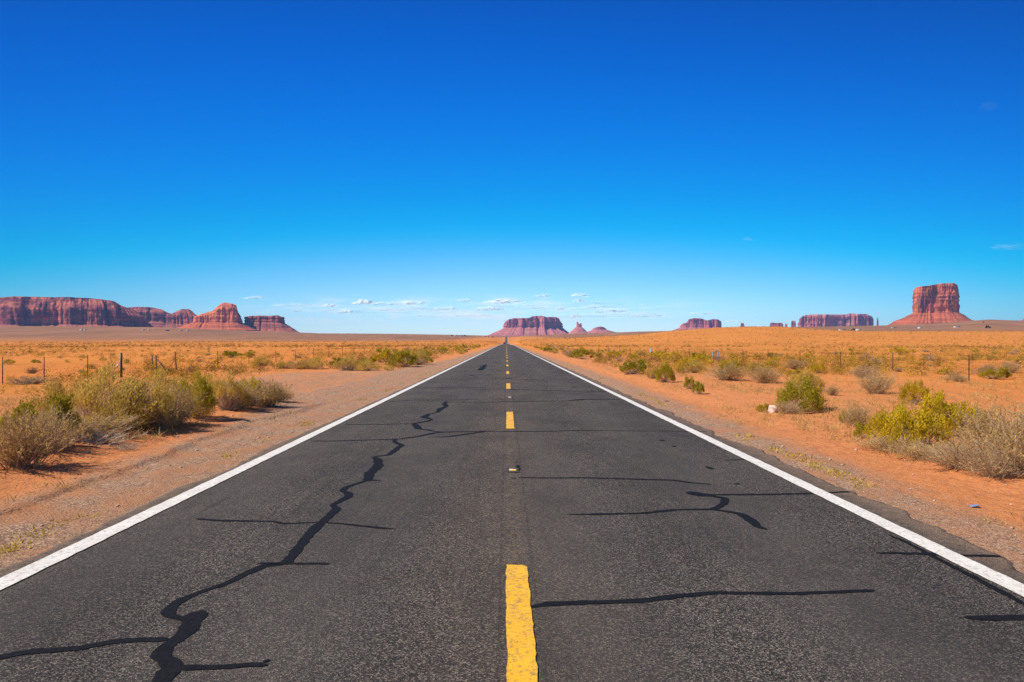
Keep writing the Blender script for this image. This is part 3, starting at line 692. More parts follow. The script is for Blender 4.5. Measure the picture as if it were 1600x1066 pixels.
def clumps(R, n, flat=1.):
    th = R.uniform(0, 2*PI, n); rr = R.uniform(.05, 1, n)**.6
    z = np.sqrt(np.clip(1-rr**2, .03, 1))*R.uniform(.5, 1., n)*flat*(.78+.3*R.random(n))
    return np.stack([np.cos(th)*rr*.62, np.sin(th)*rr*.62, np.maximum(z*.84, .16)], -1)
def make_shrub(kind, seed, dense, nclump=26, leaf=.05, up=.8, stems=130, twr=.006):
    """leafy shrub one metre tall: clumps of narrow leaves carried on twigs from a woody base"""
    R = np.random.default_rng(seed)
    c = clumps(R, nclump); c[:, 0] += R.uniform(-.12, .12); rad = R.uniform(.10, .22, nclump)
    nl = dense; k = R.integers(0, nclump, nl)
    o = R.normal(size=(nl, 3)); o /= np.linalg.norm(o, axis=1, keepdims=True); o *= (R.random(nl)**.45)[:, None]
    p = c[k]+o*rad[k][:, None]*np.array([1, 1, .9]); p[:, 2] = np.maximum(p[:, 2], .03)
    # sprigs that stick out
    ns = nl//5; ks = R.integers(0, nclump, ns); tt = R.random(ns)
    sp = R.integers(0, 60, ns); sd = R.normal(size=(60, 3)); sd[:, 2] = np.abs(sd[:, 2])+.7; sd /= np.linalg.norm(sd, axis=1, keepdims=True)
    sk = R.integers(0, nclump, 60); p2 = c[sk[sp]]+sd[sp]*(rad[sk[sp]]*(.6+.9*tt))[:, None]+R.normal(size=(ns, 3))*.015
    p = np.concatenate([p, p2]); kk = np.concatenate([k, sk[sp]])
    d = (p-np.array([0, 0, -.1]))*.8+R.normal(size=p.shape)*.45; d[:, 2] += up
    ln = R.uniform(.6, 1.4, len(p))*leaf; v, f = leaves(p, d, ln, ln*R.uniform(.22, .4, len(p)), R)
    tint = np.clip(R.random(nclump)[kk]*.55+R.random(len(p))*.6-.05, 0, 1)
    fol = tinted(mesh('foliage', v, f, M[kind]), np.repeat(tint, 4))
    # twigs
    e = c[R.integers(0, nclump, stems)]+R.normal(size=(stems, 3))*.09; e[:, 2] = np.maximum(e[:, 2], .06)
    b0 = R.normal(size=(stems, 3))*np.array([.09, .09, 0]); mid = (b0+e)/2; mid[:, :2] *= 1.25; mid[:, 2] *= .85
    t = np.linspace(0, 1, 6)[None, :, None]
    path = b0[:, None]*(1-t)**2+mid[:, None]*2*t*(1-t)+e[:, None]*t**2+R.normal(size=(stems, 6, 3))*.010
    path[:, 0, 2] = -.05
    v, f = tubes(path, twr*R.uniform(.6, 1.5, stems), twr*.35, 6)
    st = tinted(mesh('stems', v, f, M['twig']), np.repeat(R.random(stems), 18))
    return [('foliage', fol), ('stems', st)]
def make_dry(seed, n=150, sub=9, kind='tan', tw='twig', r=.0042, leafn=1600, flat=1.):
    """dry twiggy bush one metre tall"""
    R = np.random.default_rng(seed)
    th = R.uniform(0, 2*PI, n); lean = R.uniform(0, 1, n)**.7*1.15; L = R.uniform(.6, 1.05, n)
    d = np.stack([np.cos(th)*np.sin(lean), np.sin(th)*np.sin(lean), np.cos(lean)*flat], -1)
    t = np.linspace(0, 1, 6)[None, :, None]
    b0 = R.normal(size=(n, 3))*np.array([.13, .13, 0])
    bend = R.normal(size=(n, 3))*.12
    path = b0[:, None]+d[:, None]*L[:, None, None]*t+bend[:, None]*t**2+R.normal(size=(n, 6, 3))*.008; path[:, 0, 2] = -.04
    path[:, :, 2] = np.maximum(path[:, :, 2], -.04)
    v1, f1 = tubes(path, r*1.6*R.uniform(.6, 1.5, n), r*.6, 6)
    m = n*sub; i = R.integers(0, n, m); u = R.uniform(.25, .98, m)
    st = b0[i]+d[i]*(L[i]*u)[:, None]+bend[i]*(u**2)[:, None]
    dd = d[i]+R.normal(size=(m, 3))*.55; dd[:, 2] += .25; dd /= np.linalg.norm(dd, axis=1, keepdims=True)
    l2 = R.uniform(.07, .24, m); t = np.linspace(0, 1, 3)[None, :, None]
    p2 = st[:, None]+dd[:, None]*l2[:, None, None]*t+R.normal(size=(m, 3, 3))*.006; p2[:, :, 2] = np.maximum(p2[:, :, 2], .0)
    v2, f2 = tubes(p2, r*.8, r*.35, 3)
    tint = np.concatenate([np.repeat(R.random(n), 18), np.repeat(R.random(m), 9)])
    st_ = tinted(mesh('stems', np.concatenate([v1, v2]), [f1, f2+len(v1)], M[tw]), tint)
    out = [('stems', st_)]
    if leafn:
        j = R.integers(0, m, leafn); q = st[j]+dd[j]*(l2[j]*R.uniform(.3, 1, leafn))[:, None]
        ln = R.uniform(.02, .055, leafn); v, f = leaves(q, dd[j]+R.normal(size=(leafn, 3))*.6, ln, ln*.4, R)
        fol = tinted(mesh('foliage', v, f, M[kind]), np.repeat(np.clip(R.random(leafn)*.6+.4*R.random(m)[j], 0, 1), 4)); out.append(('foliage', fol))
    return out

PRO = {
 'green': [make_shrub('green', 1, 9000, 26, .048), make_shrub('green', 2, 8000, 20, .052)],
 'yellow': [make_shrub('yellow_leaf', 3, 9000, 30, .042), make_shrub('yellow_leaf', 4, 7500, 22, .045)],
 'olive': [make_shrub('olive', 5, 5600, 30, .045, 1.2, 320, .005), make_shrub('olive', 6, 5600, 38, .045, 1.2, 260, .005)],
 'tan': [make_dry(7, 170, 9, 'tan', 'twig', .0036, 8000), make_dry(8, 200, 8, 'tan', 'twig', .0034, 9000)],
 'grey': [make_dry(9, 190, 10, 'tan', 'twig', .004, 1800), make_dry(10, 170, 11, 'olive', 'twig', .004, 3200)],
 'pale': [make_dry(12, 60, 5, 'tan', 'pale_twig', .006, 0, .55)],
 'round': [make_shrub('green', 41, 13000, 60, .042, .6, 160, .005)],
 'dark': [make_dry(13, 130, 8, 'dark', 'twig', .005, 2600, .8)],
}
LOD = {
 'green': [make_shrub('green', 21, 1500, 18, .10, .8, 50, .008), make_shrub('green', 22, 1300, 14, .11, .8, 50, .008), make_shrub('green', 23, 1400, 22, .10, .8, 50, .008)],
 'yellow': [make_shrub('yellow_leaf', 24, 1400, 20, .10, .8, 50, .008), make_shrub('yellow_leaf', 25, 1300, 16, .10, .8, 50, .008)],
 'olive': [make_shrub('olive', 26, 1300, 20, .10, 1., 90, .008), make_shrub('olive', 27, 1200, 16, .10, 1., 90, .008), make_shrub('olive', 28, 1200, 24, .10, 1., 90, .008)],
 'tan': [make_dry(29, 70, 6, 'tan', 'twig', .008, 900), make_dry(30, 60, 7, 'tan', 'twig', .008, 900)],
 'grey': [make_dry(31, 80, 7, 'olive', 'twig', .009, 300)],
 'dark': [make_dry(32, 70, 6, 'dark', 'twig', .009, 900, .8)],
}
SHRUBS = []
def plant(kind, x, y, w, h, label=None, near=True, group='desert shrubs on the sand', rz=None, tilt=0.):
    P = (PRO if near else LOD)[kind]; parts = P[random.randrange(len(P))]
    nm = 'dry_bush' if kind in ('tan', 'grey', 'pale', 'dark') else 'shrub'
    o = bpy.data.objects.new(nm, None); C.objects.link(o); o.empty_display_size = .2
    o.location = (x, y, land1(x, y)-.01); o.rotation_euler = (tilt, 0, random.uniform(0, 2*PI) if rz is None else rz)
    o.scale = (w/1.5, w/1.5, h/1.0)
    for n_, me in parts:
        c = bpy.data.objects.new(n_, me); C.objects.link(c); c.parent = o
    o['category'] = 'shrub' if nm == 'shrub' else 'dry bush'; o['group'] = group
    if label: o['label'] = label
    SHRUBS.append((o, kind, w, h)); return o
def plant_px(kind, px, by, wpx, hpx, label, **k):
    x, y = G(px, by); s = y/F
    w, h = wpx*s*1.12, hpx*s*1.0
    return plant(kind, x, y+w*.30, w, h, label, **k)

GL, GR = 'roadside bushes on the left verge', 'roadside bushes on the right verge'
H = [ # kind, px, base y, width px, height px, label
 ('tan', 8, 748, 120, 92, 'straw coloured bush cut by the edge of the view, foremost on the left bank', GL),
 ('green', 28, 715, 120, 100, 'green leafed shrub against the edge of the view, behind the straw coloured bush', GL),
 ('olive', 128, 690, 170, 108, 'big olive and brown shrub on the left bank, widest in its thicket', GL),
 ('olive', 75, 672, 110, 72, 'olive shrub tucked behind the widest one, towards the edge of the view', GL),
 ('grey', 120, 702, 120, 40, 'grey leafless brush at the foot of the widest olive shrub', GL),
 ('pale', 130, 712, 120, 42, 'bleached straw white branches sprawling on the sand under the widest shrub', GL),
 ('pale', 188, 712, 50, 26, 'small heap of bleached twigs at the edge of the verge shadow', GL),
 ('tan', 50, 725, 90, 70, 'sandy tan tuft of dry stalks in front of the green leafed shrub', GL),
 ('olive', 168, 690, 90, 66, 'brownish olive bush just past the widest olive shrub', GL),
 ('tan', 212, 684, 95, 72, 'pinkish tan dry bush in the middle of the left thicket', GL),
 ('olive', 236, 684, 62, 85, 'narrow yellowish olive shrub in the middle of the left thicket', GL),
 ('olive', 222, 648, 110, 66, 'dusty olive shrub at the back of the left thicket, below the gate posts', GL),
 ('tan', 262, 676, 70, 64, 'dry tan bush tight against the bright green shrub', GL),
 ('round', 298, 664, 74, 80, 'bright green bushy shrub with dark hollow at its foot, brightest on the left verge', GL),
 ('olive', 318, 640, 60, 54, 'small olive shrub half hidden behind the bright green one', GL),
 ('olive', 346, 652, 62, 66, 'grey green shrub with bare lower stems, next past the bright green one', GL),
 ('yellow', 382, 642, 54, 54, 'yellow tipped shrub near the end of the left thicket', GL),
 ('tan', 372, 648, 60, 46, 'tan grass-like bush beneath the yellow tipped shrub', GL),
 ('tan', 410, 642, 60, 46, 'reddish tan dry bush, last of the left thicket before the gravel pull-off', GL),
 ('tan', 432, 634, 40, 26, 'low dry tuft trailing off the end of the left thicket', GL),
 ('dark', 33, 602, 62, 17, 'low dark mat of scrub on open sand below the long mesa', GL),
 ('green', 990, 588, 50, 30, 'bright green spreading shrub by the right shoulder, well down the road', GR),
 ('round', 1041, 600, 30, 36, 'round olive brown shrub standing up on the right shoulder', GR),
 ('olive', 1022, 594, 20, 18, 'small yellowish shrub at the foot of the round olive brown one', GR),
 ('green', 1078, 611, 18, 24, 'little upright green shrub, first of a pair on the right shoulder', GR),
 ('green', 1092, 619, 20, 26, 'little dusty green shrub, nearer of a pair on the right shoulder', GR),
 ('grey', 1142, 600, 60, 28, 'wide low grey bush below the pale blue fence posts', GR),
 ('tan', 1199, 603, 44, 28, 'yellowish tan bush on open sand below the short flat butte', GR),
 ('round', 1266, 648, 80, 62, 'dense round yellow green shrub by itself on the right verge', GR),
 ('olive', 1262, 618, 56, 42, 'dusty olive shrub close behind the dense round one', GR),
 ('grey', 1236, 650, 46, 20, 'bare grey twigs arching out of the dense round shrub', GR),
 ('green', 1194, 647, 22, 18, 'small pale green weed beside the pinkish rock', GR),
 ('grey', 1303, 624, 24, 18, 'small silver grey tuft beside the dense round shrub', GR),
 ('grey', 1377, 622, 50, 40, 'grey brown open bush on sand between the dense shrub and the yellow thicket', GR),
 ('yellow', 1434, 640, 46, 46, 'dark and yellow knob of a shrub at the back of the yellow thicket', GR),
 ('yellow', 1402, 698, 78, 66, 'bright yellow green shrub at the road end of the yellow thicket', GR),
 ('yellow', 1452, 708, 104, 84, 'yellow green shrub in the heart of the yellow thicket', GR),
 ('yellow', 1490, 690, 92, 84, 'tallest yellow shrub of the thicket, with dark gaps at its crown', GR),
 ('yellow', 1532, 694, 84, 62, 'mustard yellow shrub where the thicket turns to grey brush', GR),
 ('green', 1354, 688, 32, 30, 'small lime green shrub at the near corner of the yellow thicket', GR),
 ('green', 1322, 666, 20, 24, 'small lime sprig on sand just before the yellow thicket', GR),
 ('grey', 1345, 672, 40, 40, 'thin purplish grey twigs between the two small lime shrubs', GR),
 ('grey', 1405, 708, 90, 24, 'grey leafless skirt of twigs under the road end of the yellow thicket', GR),
 ('grey', 1466, 722, 100, 28, 'grey leafless brush along the foot of the yellow thicket', GR),
 ('grey', 1528, 742, 110, 46, 'dense grey brush with a dark hollow, foremost on the right verge', GR),
 ('tan', 1572, 722, 100, 80, 'big straw brown bush behind the foremost grey brush', GR),
 ('tan', 1622, 755, 120, 108, 'big dry brown bush cut by the edge of the view on the right verge', GR),
 ('grey', 1575, 756, 90, 56, 'grey brown twigs low against the edge of the view on the right verge', GR),
 ('dark', 1556, 591, 46, 15, 'dark tangled tumbleweed lying on bare sand past the nearest right fence post', GR),
 ('tan', 1497, 601, 36, 7, 'flat dead tuft at the foot of the nearest right fence post', GR),
 ('yellow', 1412, 553, 30, 14, 'golden yellow bush beyond the fence, brightest on the right plain', GR),
 ('olive', 542, 580, 50, 26, 'olive bush with a dark hollow, first past the gravel pull-off', GL),
 ('olive', 572, 580, 40, 22, 'dusty green bush second past the gravel pull-off', GL),
 ('olive', 608, 579, 18, 9, 'small flat green clump on gravel in front of the far left hedge of scrub', GL),
 ('green', 630, 574, 52, 32, 'big green bush with dark heart, tallest past the gravel pull-off', GL),
 ('olive', 655, 571, 44, 28, 'olive bush next beyond the one with the dark heart', GL),
 ('green', 600, 566, 44, 26, 'green bush behind the gravel pull-off, near the fence line', GL),
 ('green', 356, 561, 34, 14, 'low spreading green bush on open orange sand, beyond the left fence', GL),
 ('green', 388, 560, 26, 12, 'low yellow green bush beside the spreading green one, beyond the left fence', GL),
 ('olive', 407, 572, 34, 18, 'olive bush around the foot of a left fence post', GL),
 ('olive', 440, 576, 34, 14, 'pale olive bush on sand before the left fence', GL),
 ('olive', 487, 577, 40, 22, 'wide olive bush with a pale hollow before the left fence', GL)]
for k_, px, by, wp, hp, lab, g_ in H: plant_px(k_, px, by, wp, hp, lab, group=g_, near=(by > 570))

# scattered shrubs further along
LAND = [(-200, 60, 'below long mesa near end'), (60, 150, 'below long mesa middle'), (150, 240, 'below long mesa far end'), (240, 300, 'below the pale ridge'),
        (300, 380, 'below the rounded dome butte'), (380, 450, 'below the low rock ledge'), (450, 540, 'below the bare skyline'), (540, 640, 'below the first clouds'), (640, 700, 'below the long white cloud'),
        (700, 791, 'short of the crest'), (791, 860, 'under road-end mesa'), (860, 920, 'under the two pronged spire'), (920, 980, 'under the low mound'), (980, 1050, 'before the twin butte'),
        (1050, 1130, 'under the twin butte'), (1130, 1195, 'under the tiny pointed spire'), (1195, 1245, 'under the square pillar'), (1245, 1310, 'under the long level mesa'), (1310, 1375, 'under level mesa far half'),
        (1375, 1430, 'under lone butte near slope'), (1430, 1500, 'under lone butte cliff'), (1500, 1550, 'under lone butte far slope'), (1550, 1800, 'under the last skyline rise')]
def zone(px): return next((t for a, b, t in LAND if a <= px < b), LAND[-1][2])
def band(x, y):
    if abs(x) < 14: return 'verge' if y < 75 else 'far verge'
    return 'near plain' if y < 62 else ('plain' if y < 120 else 'far plain')
placed = [(o.location.x, o.location.y, w) for o, _, w, _ in SHRUBS]
def scatter(n, xf, y0, y1, kinds, h0, h1, ypow=.6):
    c = 0; tries = 0
    while c < n and tries < 6000:
        tries += 1
        y = y0*(y1/y0)**(random.random()**ypow); x = xf(y)
        px = CX+F*x/y
        if px < -30 or px > 1630 or abs(x) < 5: continue
        if 20 < y < 44 and -13 < x < 0: continue
        h = random.uniform(h0, h1); w = h*random.uniform(1.3, 2.3)
        if any((x-a)**2+(y-b)**2 < ((w+ww)*.28)**2 for a, b, ww in placed): continue
        k_ = random.choices([a for a, _ in kinds], [b for _, b in kinds])[0]
        plant(k_, x, y, w, h, None, near=(y < 48)); placed.append((x, y, w)); c += 1
scatter(50, lambda y: -random.uniform(5.6+.004*y, 13+.02*y), 44, 240, [('green', 3), ('olive', 4), ('tan', 1), ('yellow', 1)], .5, 1.05, .8)
scatter(66, lambda y: random.uniform(6.4+.002*y, 15+.02*y), 30, 240, [('green', 2), ('olive', 4), ('tan', 1), ('yellow', 3)], .45, .95, .7)
scatter(48, lambda y: -random.uniform(13, .72*y+6), 33, 150, [('green', 2), ('olive', 3), ('tan', 1), ('dark', 3)], .2, .5, .8)
scatter(84, lambda y: random.uniform(14, .72*y+4), 27, 130, [('green', 1), ('olive', 5), ('tan', 3), ('yellow', 3), ('grey', 1), ('dark', 1)], .22, .7, .75)
LOOK = {'green': 'green shrub', 'yellow': 'yellow flowering shrub', 'olive': 'olive shrub', 'tan': 'dry tan bush', 'grey': 'grey twiggy bush', 'dark': 'dark low scrub clump'}
BANDT = {'verge': 'on near verge', 'far verge': 'on distant verge', 'near plain': 'near the fence', 'plain': 'on orange plain', 'far plain': 'far out on plain'}
bag = {}
for o, k_, w, h in SHRUBS:
    if 'label' in o: continue
    x, y = o.location.x, o.location.y; px = CX+F*x/y
    size = 'small ' if h < .42 else ('big ' if h > .8 else '')
    bag.setdefault((size+LOOK[k_], BANDT[band(x, y)], zone(px)), []).append((px, o, y))
    o['group'] = 'scattered scrub left of the road' if x < 0 else 'scattered scrub right of the road'
ORD = {2: ['left of two', 'right of two'], 3: ['leftmost of three', 'middle of three', 'rightmost of three']}
for (look, bnd, zn), L_ in bag.items():
    L_.sort(key=lambda t: t[0]); n_ = len(L_)
    for i, (_, o, _) in enumerate(L_):
        if n_ == 1: suf = ''
        elif n_ in ORD: suf = ', '+ORD[n_][i]
        else: suf = ', '+(['leftmost', 'second from left', 'third from left', 'fourth from left', 'fifth from left', 'sixth from left', 'seventh from left', 'eighth from left'][i] if i < min(8, n_-1) else 'rightmost')
        o['label'] = f'{look} {bnd} {zn}{suf}'

# countless far scrub, one object
def far_scrub():
    R = np.random.default_rng(77); V, Fq, Tt = [], [], []
    n1, n2 = 16000, 34000; n = n1+n2
    y = np.concatenate([22*(260/22)**(R.random(n1)**.75), 230*(1600/230)**R.random(n2)]); u = R.uniform(-.74, .76, n); x = u*y
    keep = (np.abs(x) > 6.5+.004*y)
    den = vnoise(x/35, y/60, 5)*.45+vnoise(x/9, y/14, 6)*.4+R.random(n)*.15
    keep &= den > np.where(x < 0, .43, .43)+.10*(1-ss(25, 90, y))-.10*ss(250, 600, y)
    keep &= ~((x < 0) & (x > -13.5) & (y < 46))
    x, y = x[keep], y[keep]; z = land(x, y)
    V, Fq, Tt, nv = [], [], [], 0
    for a, b_, per, l0, l1, wd in ((0, 70, 170, .10, .24, .22), (70, 160, 80, .12, .26, .3), (160, 1e9, 26, .2, .42, .45)):
        k = (y >= a) & (y < b_); X, Y, Zz = x[k], y[k], z[k]; m = len(X)
        h = (.07+.5*R.random(m)**2.2)*(1+Y/900); w = h*R.uniform(.9, 1.7, m)
        o = R.normal(size=(m, per, 3)); o /= np.linalg.norm(o, axis=2, keepdims=True); o *= R.random((m, per, 1))**.4; o[..., 2] = np.abs(o[..., 2])
        lob = 1+.35*np.sin(3*np.arctan2(o[..., 1], o[..., 0])+R.uniform(0, 6, (m, 1)))
        p = np.stack([X, Y, Zz], -1)[:, None]+o*np.stack([w*.6, w*.6, h], -1)[:, None]*lob[..., None]
        d = o+R.normal(size=o.shape)*.5; d[..., 2] += .6
        ln = (h[:, None]*R.uniform(l0, l1, (m, per))).ravel()
        v, f = leaves(p.reshape(-1, 3), d.reshape(-1, 3), ln, ln*wd, R)
        V.append(v); Fq.append(f+nv); nv += len(v)
        base = np.where(R.random(m) < (.35 if a < 160 else .6), .0, R.random(m)*.75)
        Tt.append(np.repeat(np.clip(base[:, None]+R.random((m, per))*.3, 0, 1).ravel(), 4))
    return obj('scrub', tinted(mesh('scrub', np.concatenate(V), np.concatenate(Fq), M['far_scrub']), np.concatenate(Tt)), kind='stuff', label='countless low dry scrub thinning out over the orange plain', category='scrub')
far_scrub()
def dry_grass():
    R = np.random.default_rng(78); n = 11000
    y = 4.5*(70/4.5)**R.random(n); s = R.random(n) < .42
    x = np.where(s, -R.uniform(4.9, 9+.25*y, n), R.uniform(4.5, 7+.5*y, n))
    keep = vnoise(x/1.6, y/2.6, 8) > np.where(x < 0, .60, .44)
    keep &= ~((x < 0) & (x > -12) & (y > 19) & (y < 45)) & ((np.abs(x) > 5.6) | (R.random(n) < .25))
    x, y = x[keep], y[keep]; m = len(x); z = land(x, y); per = 16
    h = .04+.2*R.random(m)**1.5
    b0 = np.stack([x, y, z-.01], -1)[:, None]+R.normal(size=(m, per, 3))*np.array([.06, .06, 0])
    d = R.normal(size=(m, per, 3))*.75; d[..., 2] = np.abs(d[..., 2])+.45
    ln = (h[:, None]*R.uniform(.5, 1.3, (m, per))).ravel()
    v, f = leaves(b0.reshape(-1, 3), d.reshape(-1, 3), ln, np.full(m*per, .009), R)
    tint = np.repeat(np.repeat(R.random(m), per)*.6+R.random(m*per)*.4, 4)
    obj('dry_grass', tinted(mesh('dry_grass', v, f, M['tan']), tint), kind='stuff', label='wisps of short straw coloured grass on the verges', category='grass')
    # greenish weeds right along the broken edge of the asphalt
    n = 360; y = 6.*(70/6.)**R.random(n); s = R.random(n) < .55
    x = np.where(s, -4.0-.28*R.random(n), 4.12+.32*R.random(n)); keep = vnoise(y/1.1, s*7., 12) > .55
    x, y = x[keep], y[keep]; m = len(x); z = land(x, y); per = 22
    b0 = np.stack([x, y, z-.008], -1)[:, None]+R.normal(size=(m, per, 3))*np.array([.05, .08, 0])
    d = R.normal(size=(m, per, 3)); d[..., 2] = np.abs(d[..., 2])*.7+.2
    ln = R.uniform(.02, .07, m*per); v, f = leaves(b0.reshape(-1, 3), d.reshape(-1, 3), ln, ln*.3, R)
    obj('weeds', tinted(mesh('weeds', v, f, M['olive']), np.repeat(R.random(m*per), 4)), kind='stuff', label='low green weeds along the broken asphalt edge', category='weeds')
dry_grass()
def pebbles():
    R = np.random.default_rng(79); n = 9000
    y = 3.2*(36/3.2)**(R.random(n)**.9); s = R.random(n) < .5
    q = R.random(n)**1.5
    x = np.where(s, -(3.95+q*np.where((y > 20), 6, 2.6)), 4.05+q*2.4)
    z = land(x, y); r = R.uniform(.003, .009, n)*(1+1.6*(R.random(n) < .03)*R.random(n)*2)
    base = np.array([(1, 0, 0), (0, 1, 0), (-1, 0, 0), (0, -1, 0), (0, 0, .8), (0, 0, -.4)])
    v = (base[None]*(r[:, None, None]*R.uniform(.6, 1.4, (n, 6, 1))))+np.stack([x, y, z+r*.15], -1)[:, None]
    fb = np.array([(0, 1, 4), (1, 2, 4), (2, 3, 4), (3, 0, 4), (1, 0, 5), (2, 1, 5), (3, 2, 5), (0, 3, 5)])
    f = (fb[None]+np.arange(n)[:, None, None]*6).reshape(-1, 3)
    obj('pebbles', mesh('pebbles', v.reshape(-1, 3), f, M['stone']), kind='stuff', label='loose pebbles strewn over the gravel shoulders', category='pebbles')
pebbles()

def rock(px, by, wpx, hpx, label, mat='pale_stone', group=None):
    x, y = G(px, by); s = y/F; R = np.random.default_rng(int(px)); nu, nv = 18, 11
    u = np.linspace(0, 2*PI, nu, endpoint=False); w = np.linspace(-PI/2, PI/2, nv)
    d = np.stack([np.cos(w)[:, None]*np.cos(u)[None], np.cos(w)[:, None]*np.sin(u)[None], np.sin(w)[:, None]*np.ones(nu)[None]], -1)
    k = 1+.0*d[..., 0]
    for j in range(9):                           # planar facets chipped off a boulder
        nrm = R.normal(size=3); nrm /= np.linalg.norm(nrm); q = d@nrm; k = np.minimum(k, np.where(q > .3, R.uniform(.62, .85)/np.maximum(q, .3), 9))
    v = d*k[..., None]*np.array([wpx*s*.6, wpx*s*.45, hpx*s*.75])
    o = obj('rock', mesh('rock', v.reshape(-1, 3), grid_faces(nv, nu, True), M[mat]), None, (x, y, land1(x, y)+hpx*s*.25), label=label, category='rock')
    if group: o['group'] = group
rock(1208, 647, 16, 13, 'pinkish white rock beside the small pale green weed', group='loose stones')
rock(425, 639, 12, 5, 'pale flat stone on the verge at the end of the left thicket', group='loose stones')
rock(545, 578, 11, 6, 'pale stone among the bushes past the gravel pull-off', group='loose stones')
rock(1522, 741, 8, 4, 'small stone on sand in front of the foremost grey brush', 'stone', 'loose stones')
x_, y_ = G(1523, 792)
mb = MB(); mb.add([(-.05, -.03, .002), (.0, -.045, .02), (.055, -.02, .004), (.045, .03, .015), (-.01, .04, .003), (-.05, .02, .02)], [(0, 1, 5), (1, 4, 5), (1, 2, 4), (2, 3, 4)])
mb.build('wrapper', M['litter'], None, (x_, y_, land1(x_, y_)+.008), label='crumpled blue plastic wrapper lying on sand by the right verge', category='litter')

# ------------------------------------------------------------------ fences
def fence(label, posts, group=None, wires=4):
    """posts: (x, y, height, radius, material, lean)"""
    x0, y0 = posts[0][:2]; root = thing('wire_fence', label, 'fence', (x0, y0, land1(x0, y0)), 0, group)
    zs = []; z0 = root.location.z
    for x, y, h, r, m, ln in posts:
        z = land1(x, y)-z0; zs.append(z); mb = MB()
        if m == 'rust':    # steel T post: flange and web
            mb.box(x-x0-.02, x-x0+.02, y-y0-.004, y-y0+.004, z-.15, z+h); mb.box(x-x0-.004, x-x0+.004, y-y0+.005, y-y0+.03, z-.15, z+h-.01)
        else: mb.tube((x-x0, y-y0, z-.2), (x-x0+ln, y-y0, z+h), r, r*.95, 10)
        mb.build('post', M[m], root)
    for k in range(wires):
        mb = MB()
        for i in range(len(posts)-1):
            a, b = posts[i], posts[i+1]; q = .25+k*.24
            pa, pb = Vector((a[0]-x0, a[1]-y0, zs[i]+a[2]*q)), Vector((b[0]-x0, b[1]-y0, zs[i+1]+b[2]*q))
            mid = (pa+pb)/2+Vector((0, 0, -.02)); mb.tube(pa, mid, .003, .003, 3); mb.tube(mid, pb, .003, .003, 3)
        mb.build('wire', M['rust'], root)
    return root
def fp(px, by, h=1.1, r=.02, m='rust', ln=0.): x, y = G(px, by); return (x, y, h, r, m, ln)
fl = fence('rusty wire fence on the left sand, ending at a stout braced post', [fp(-60, 603), fp(4, 600.5), fp(69, 597), fp(137, 590.5), fp(189.5, 590, 1.18, .055, 'green_post')])
bx, by_ = G(189.5, 590); ox, oy = G(170, 590); z0 = fl.location.z
mb = MB(); mb.tube((bx-fl.location.x, by_-fl.location.y, .85), (ox-fl.location.x, oy-fl.location.y, .0), .022, .022, 8); mb.build('brace', M['galv'], fl)
fr2 = fence('rusty wire fence running off from a pair of leaning corner posts on the left', [fp(246, 583.5, .98, .045, 'green_post', -.10), fp(276, 577.5, 1.1, .03, 'wood', -.09)]+[fp(340, 573, 1.05), fp(389, 569.5, 1.0), fp(431, 566, 1.0), fp(462, 562.5, 1.0), fp(490, 560), fp(514, 558.2), fp(535, 556.6), fp(553, 555.3), fp(569, 554.2), fp(583, 553.2), fp(596, 552.3), fp(607, 551.6), fp(618, 550.9)])
for (pa, pb, r_, m_) in (((240, 583.5, .98), (240, 583.5, 0), .03, 'wood'),):
    x, y = G(pa[0], pa[1]); mb = MB(); mb.tube((x-fr2.location.x, y-fr2.location.y, -.2), (x-fr2.location.x-.08, y-fr2.location.y, 1.0), .03, .03, 8); mb.build('post', M['wood'], fr2)
x, y = G(263, 583.5); mb = MB(); mb.tube((0, 0, .78), (x-fr2.location.x, y-fr2.location.y, 0), .035, .035, 8); mb.build('brace', M['wood'], fr2)
fence('rusty wire fence along the right sand with pale and blue posts where it steps back', [fp(1668, 611, 1.05), fp(1514, 600.5, 1.04), fp(1395, 582, .98), fp(1313, 578.2, .98), fp(1250, 573, 1.0), fp(1200, 568.5, 1.0), fp(1161, 567, 1.0), fp(1122, 568, .88, .05, 'blue_post'), fp(1114, 568, .88, .05, 'blue_post'), fp(1100, 563.3, 1.0), fp(1077, 561.5, 1.0), fp(1058, 560, 1.0), fp(1040, 558.7, 1.0), fp(1016.5, 559.5, .95, .06, 'pale_post'), fp(1000, 556, 1.0), fp(985, 555, 1.0), fp(968, 553.6, 1.0), fp(951, 552.2, 1.0), fp(936, 551, 1.0)])

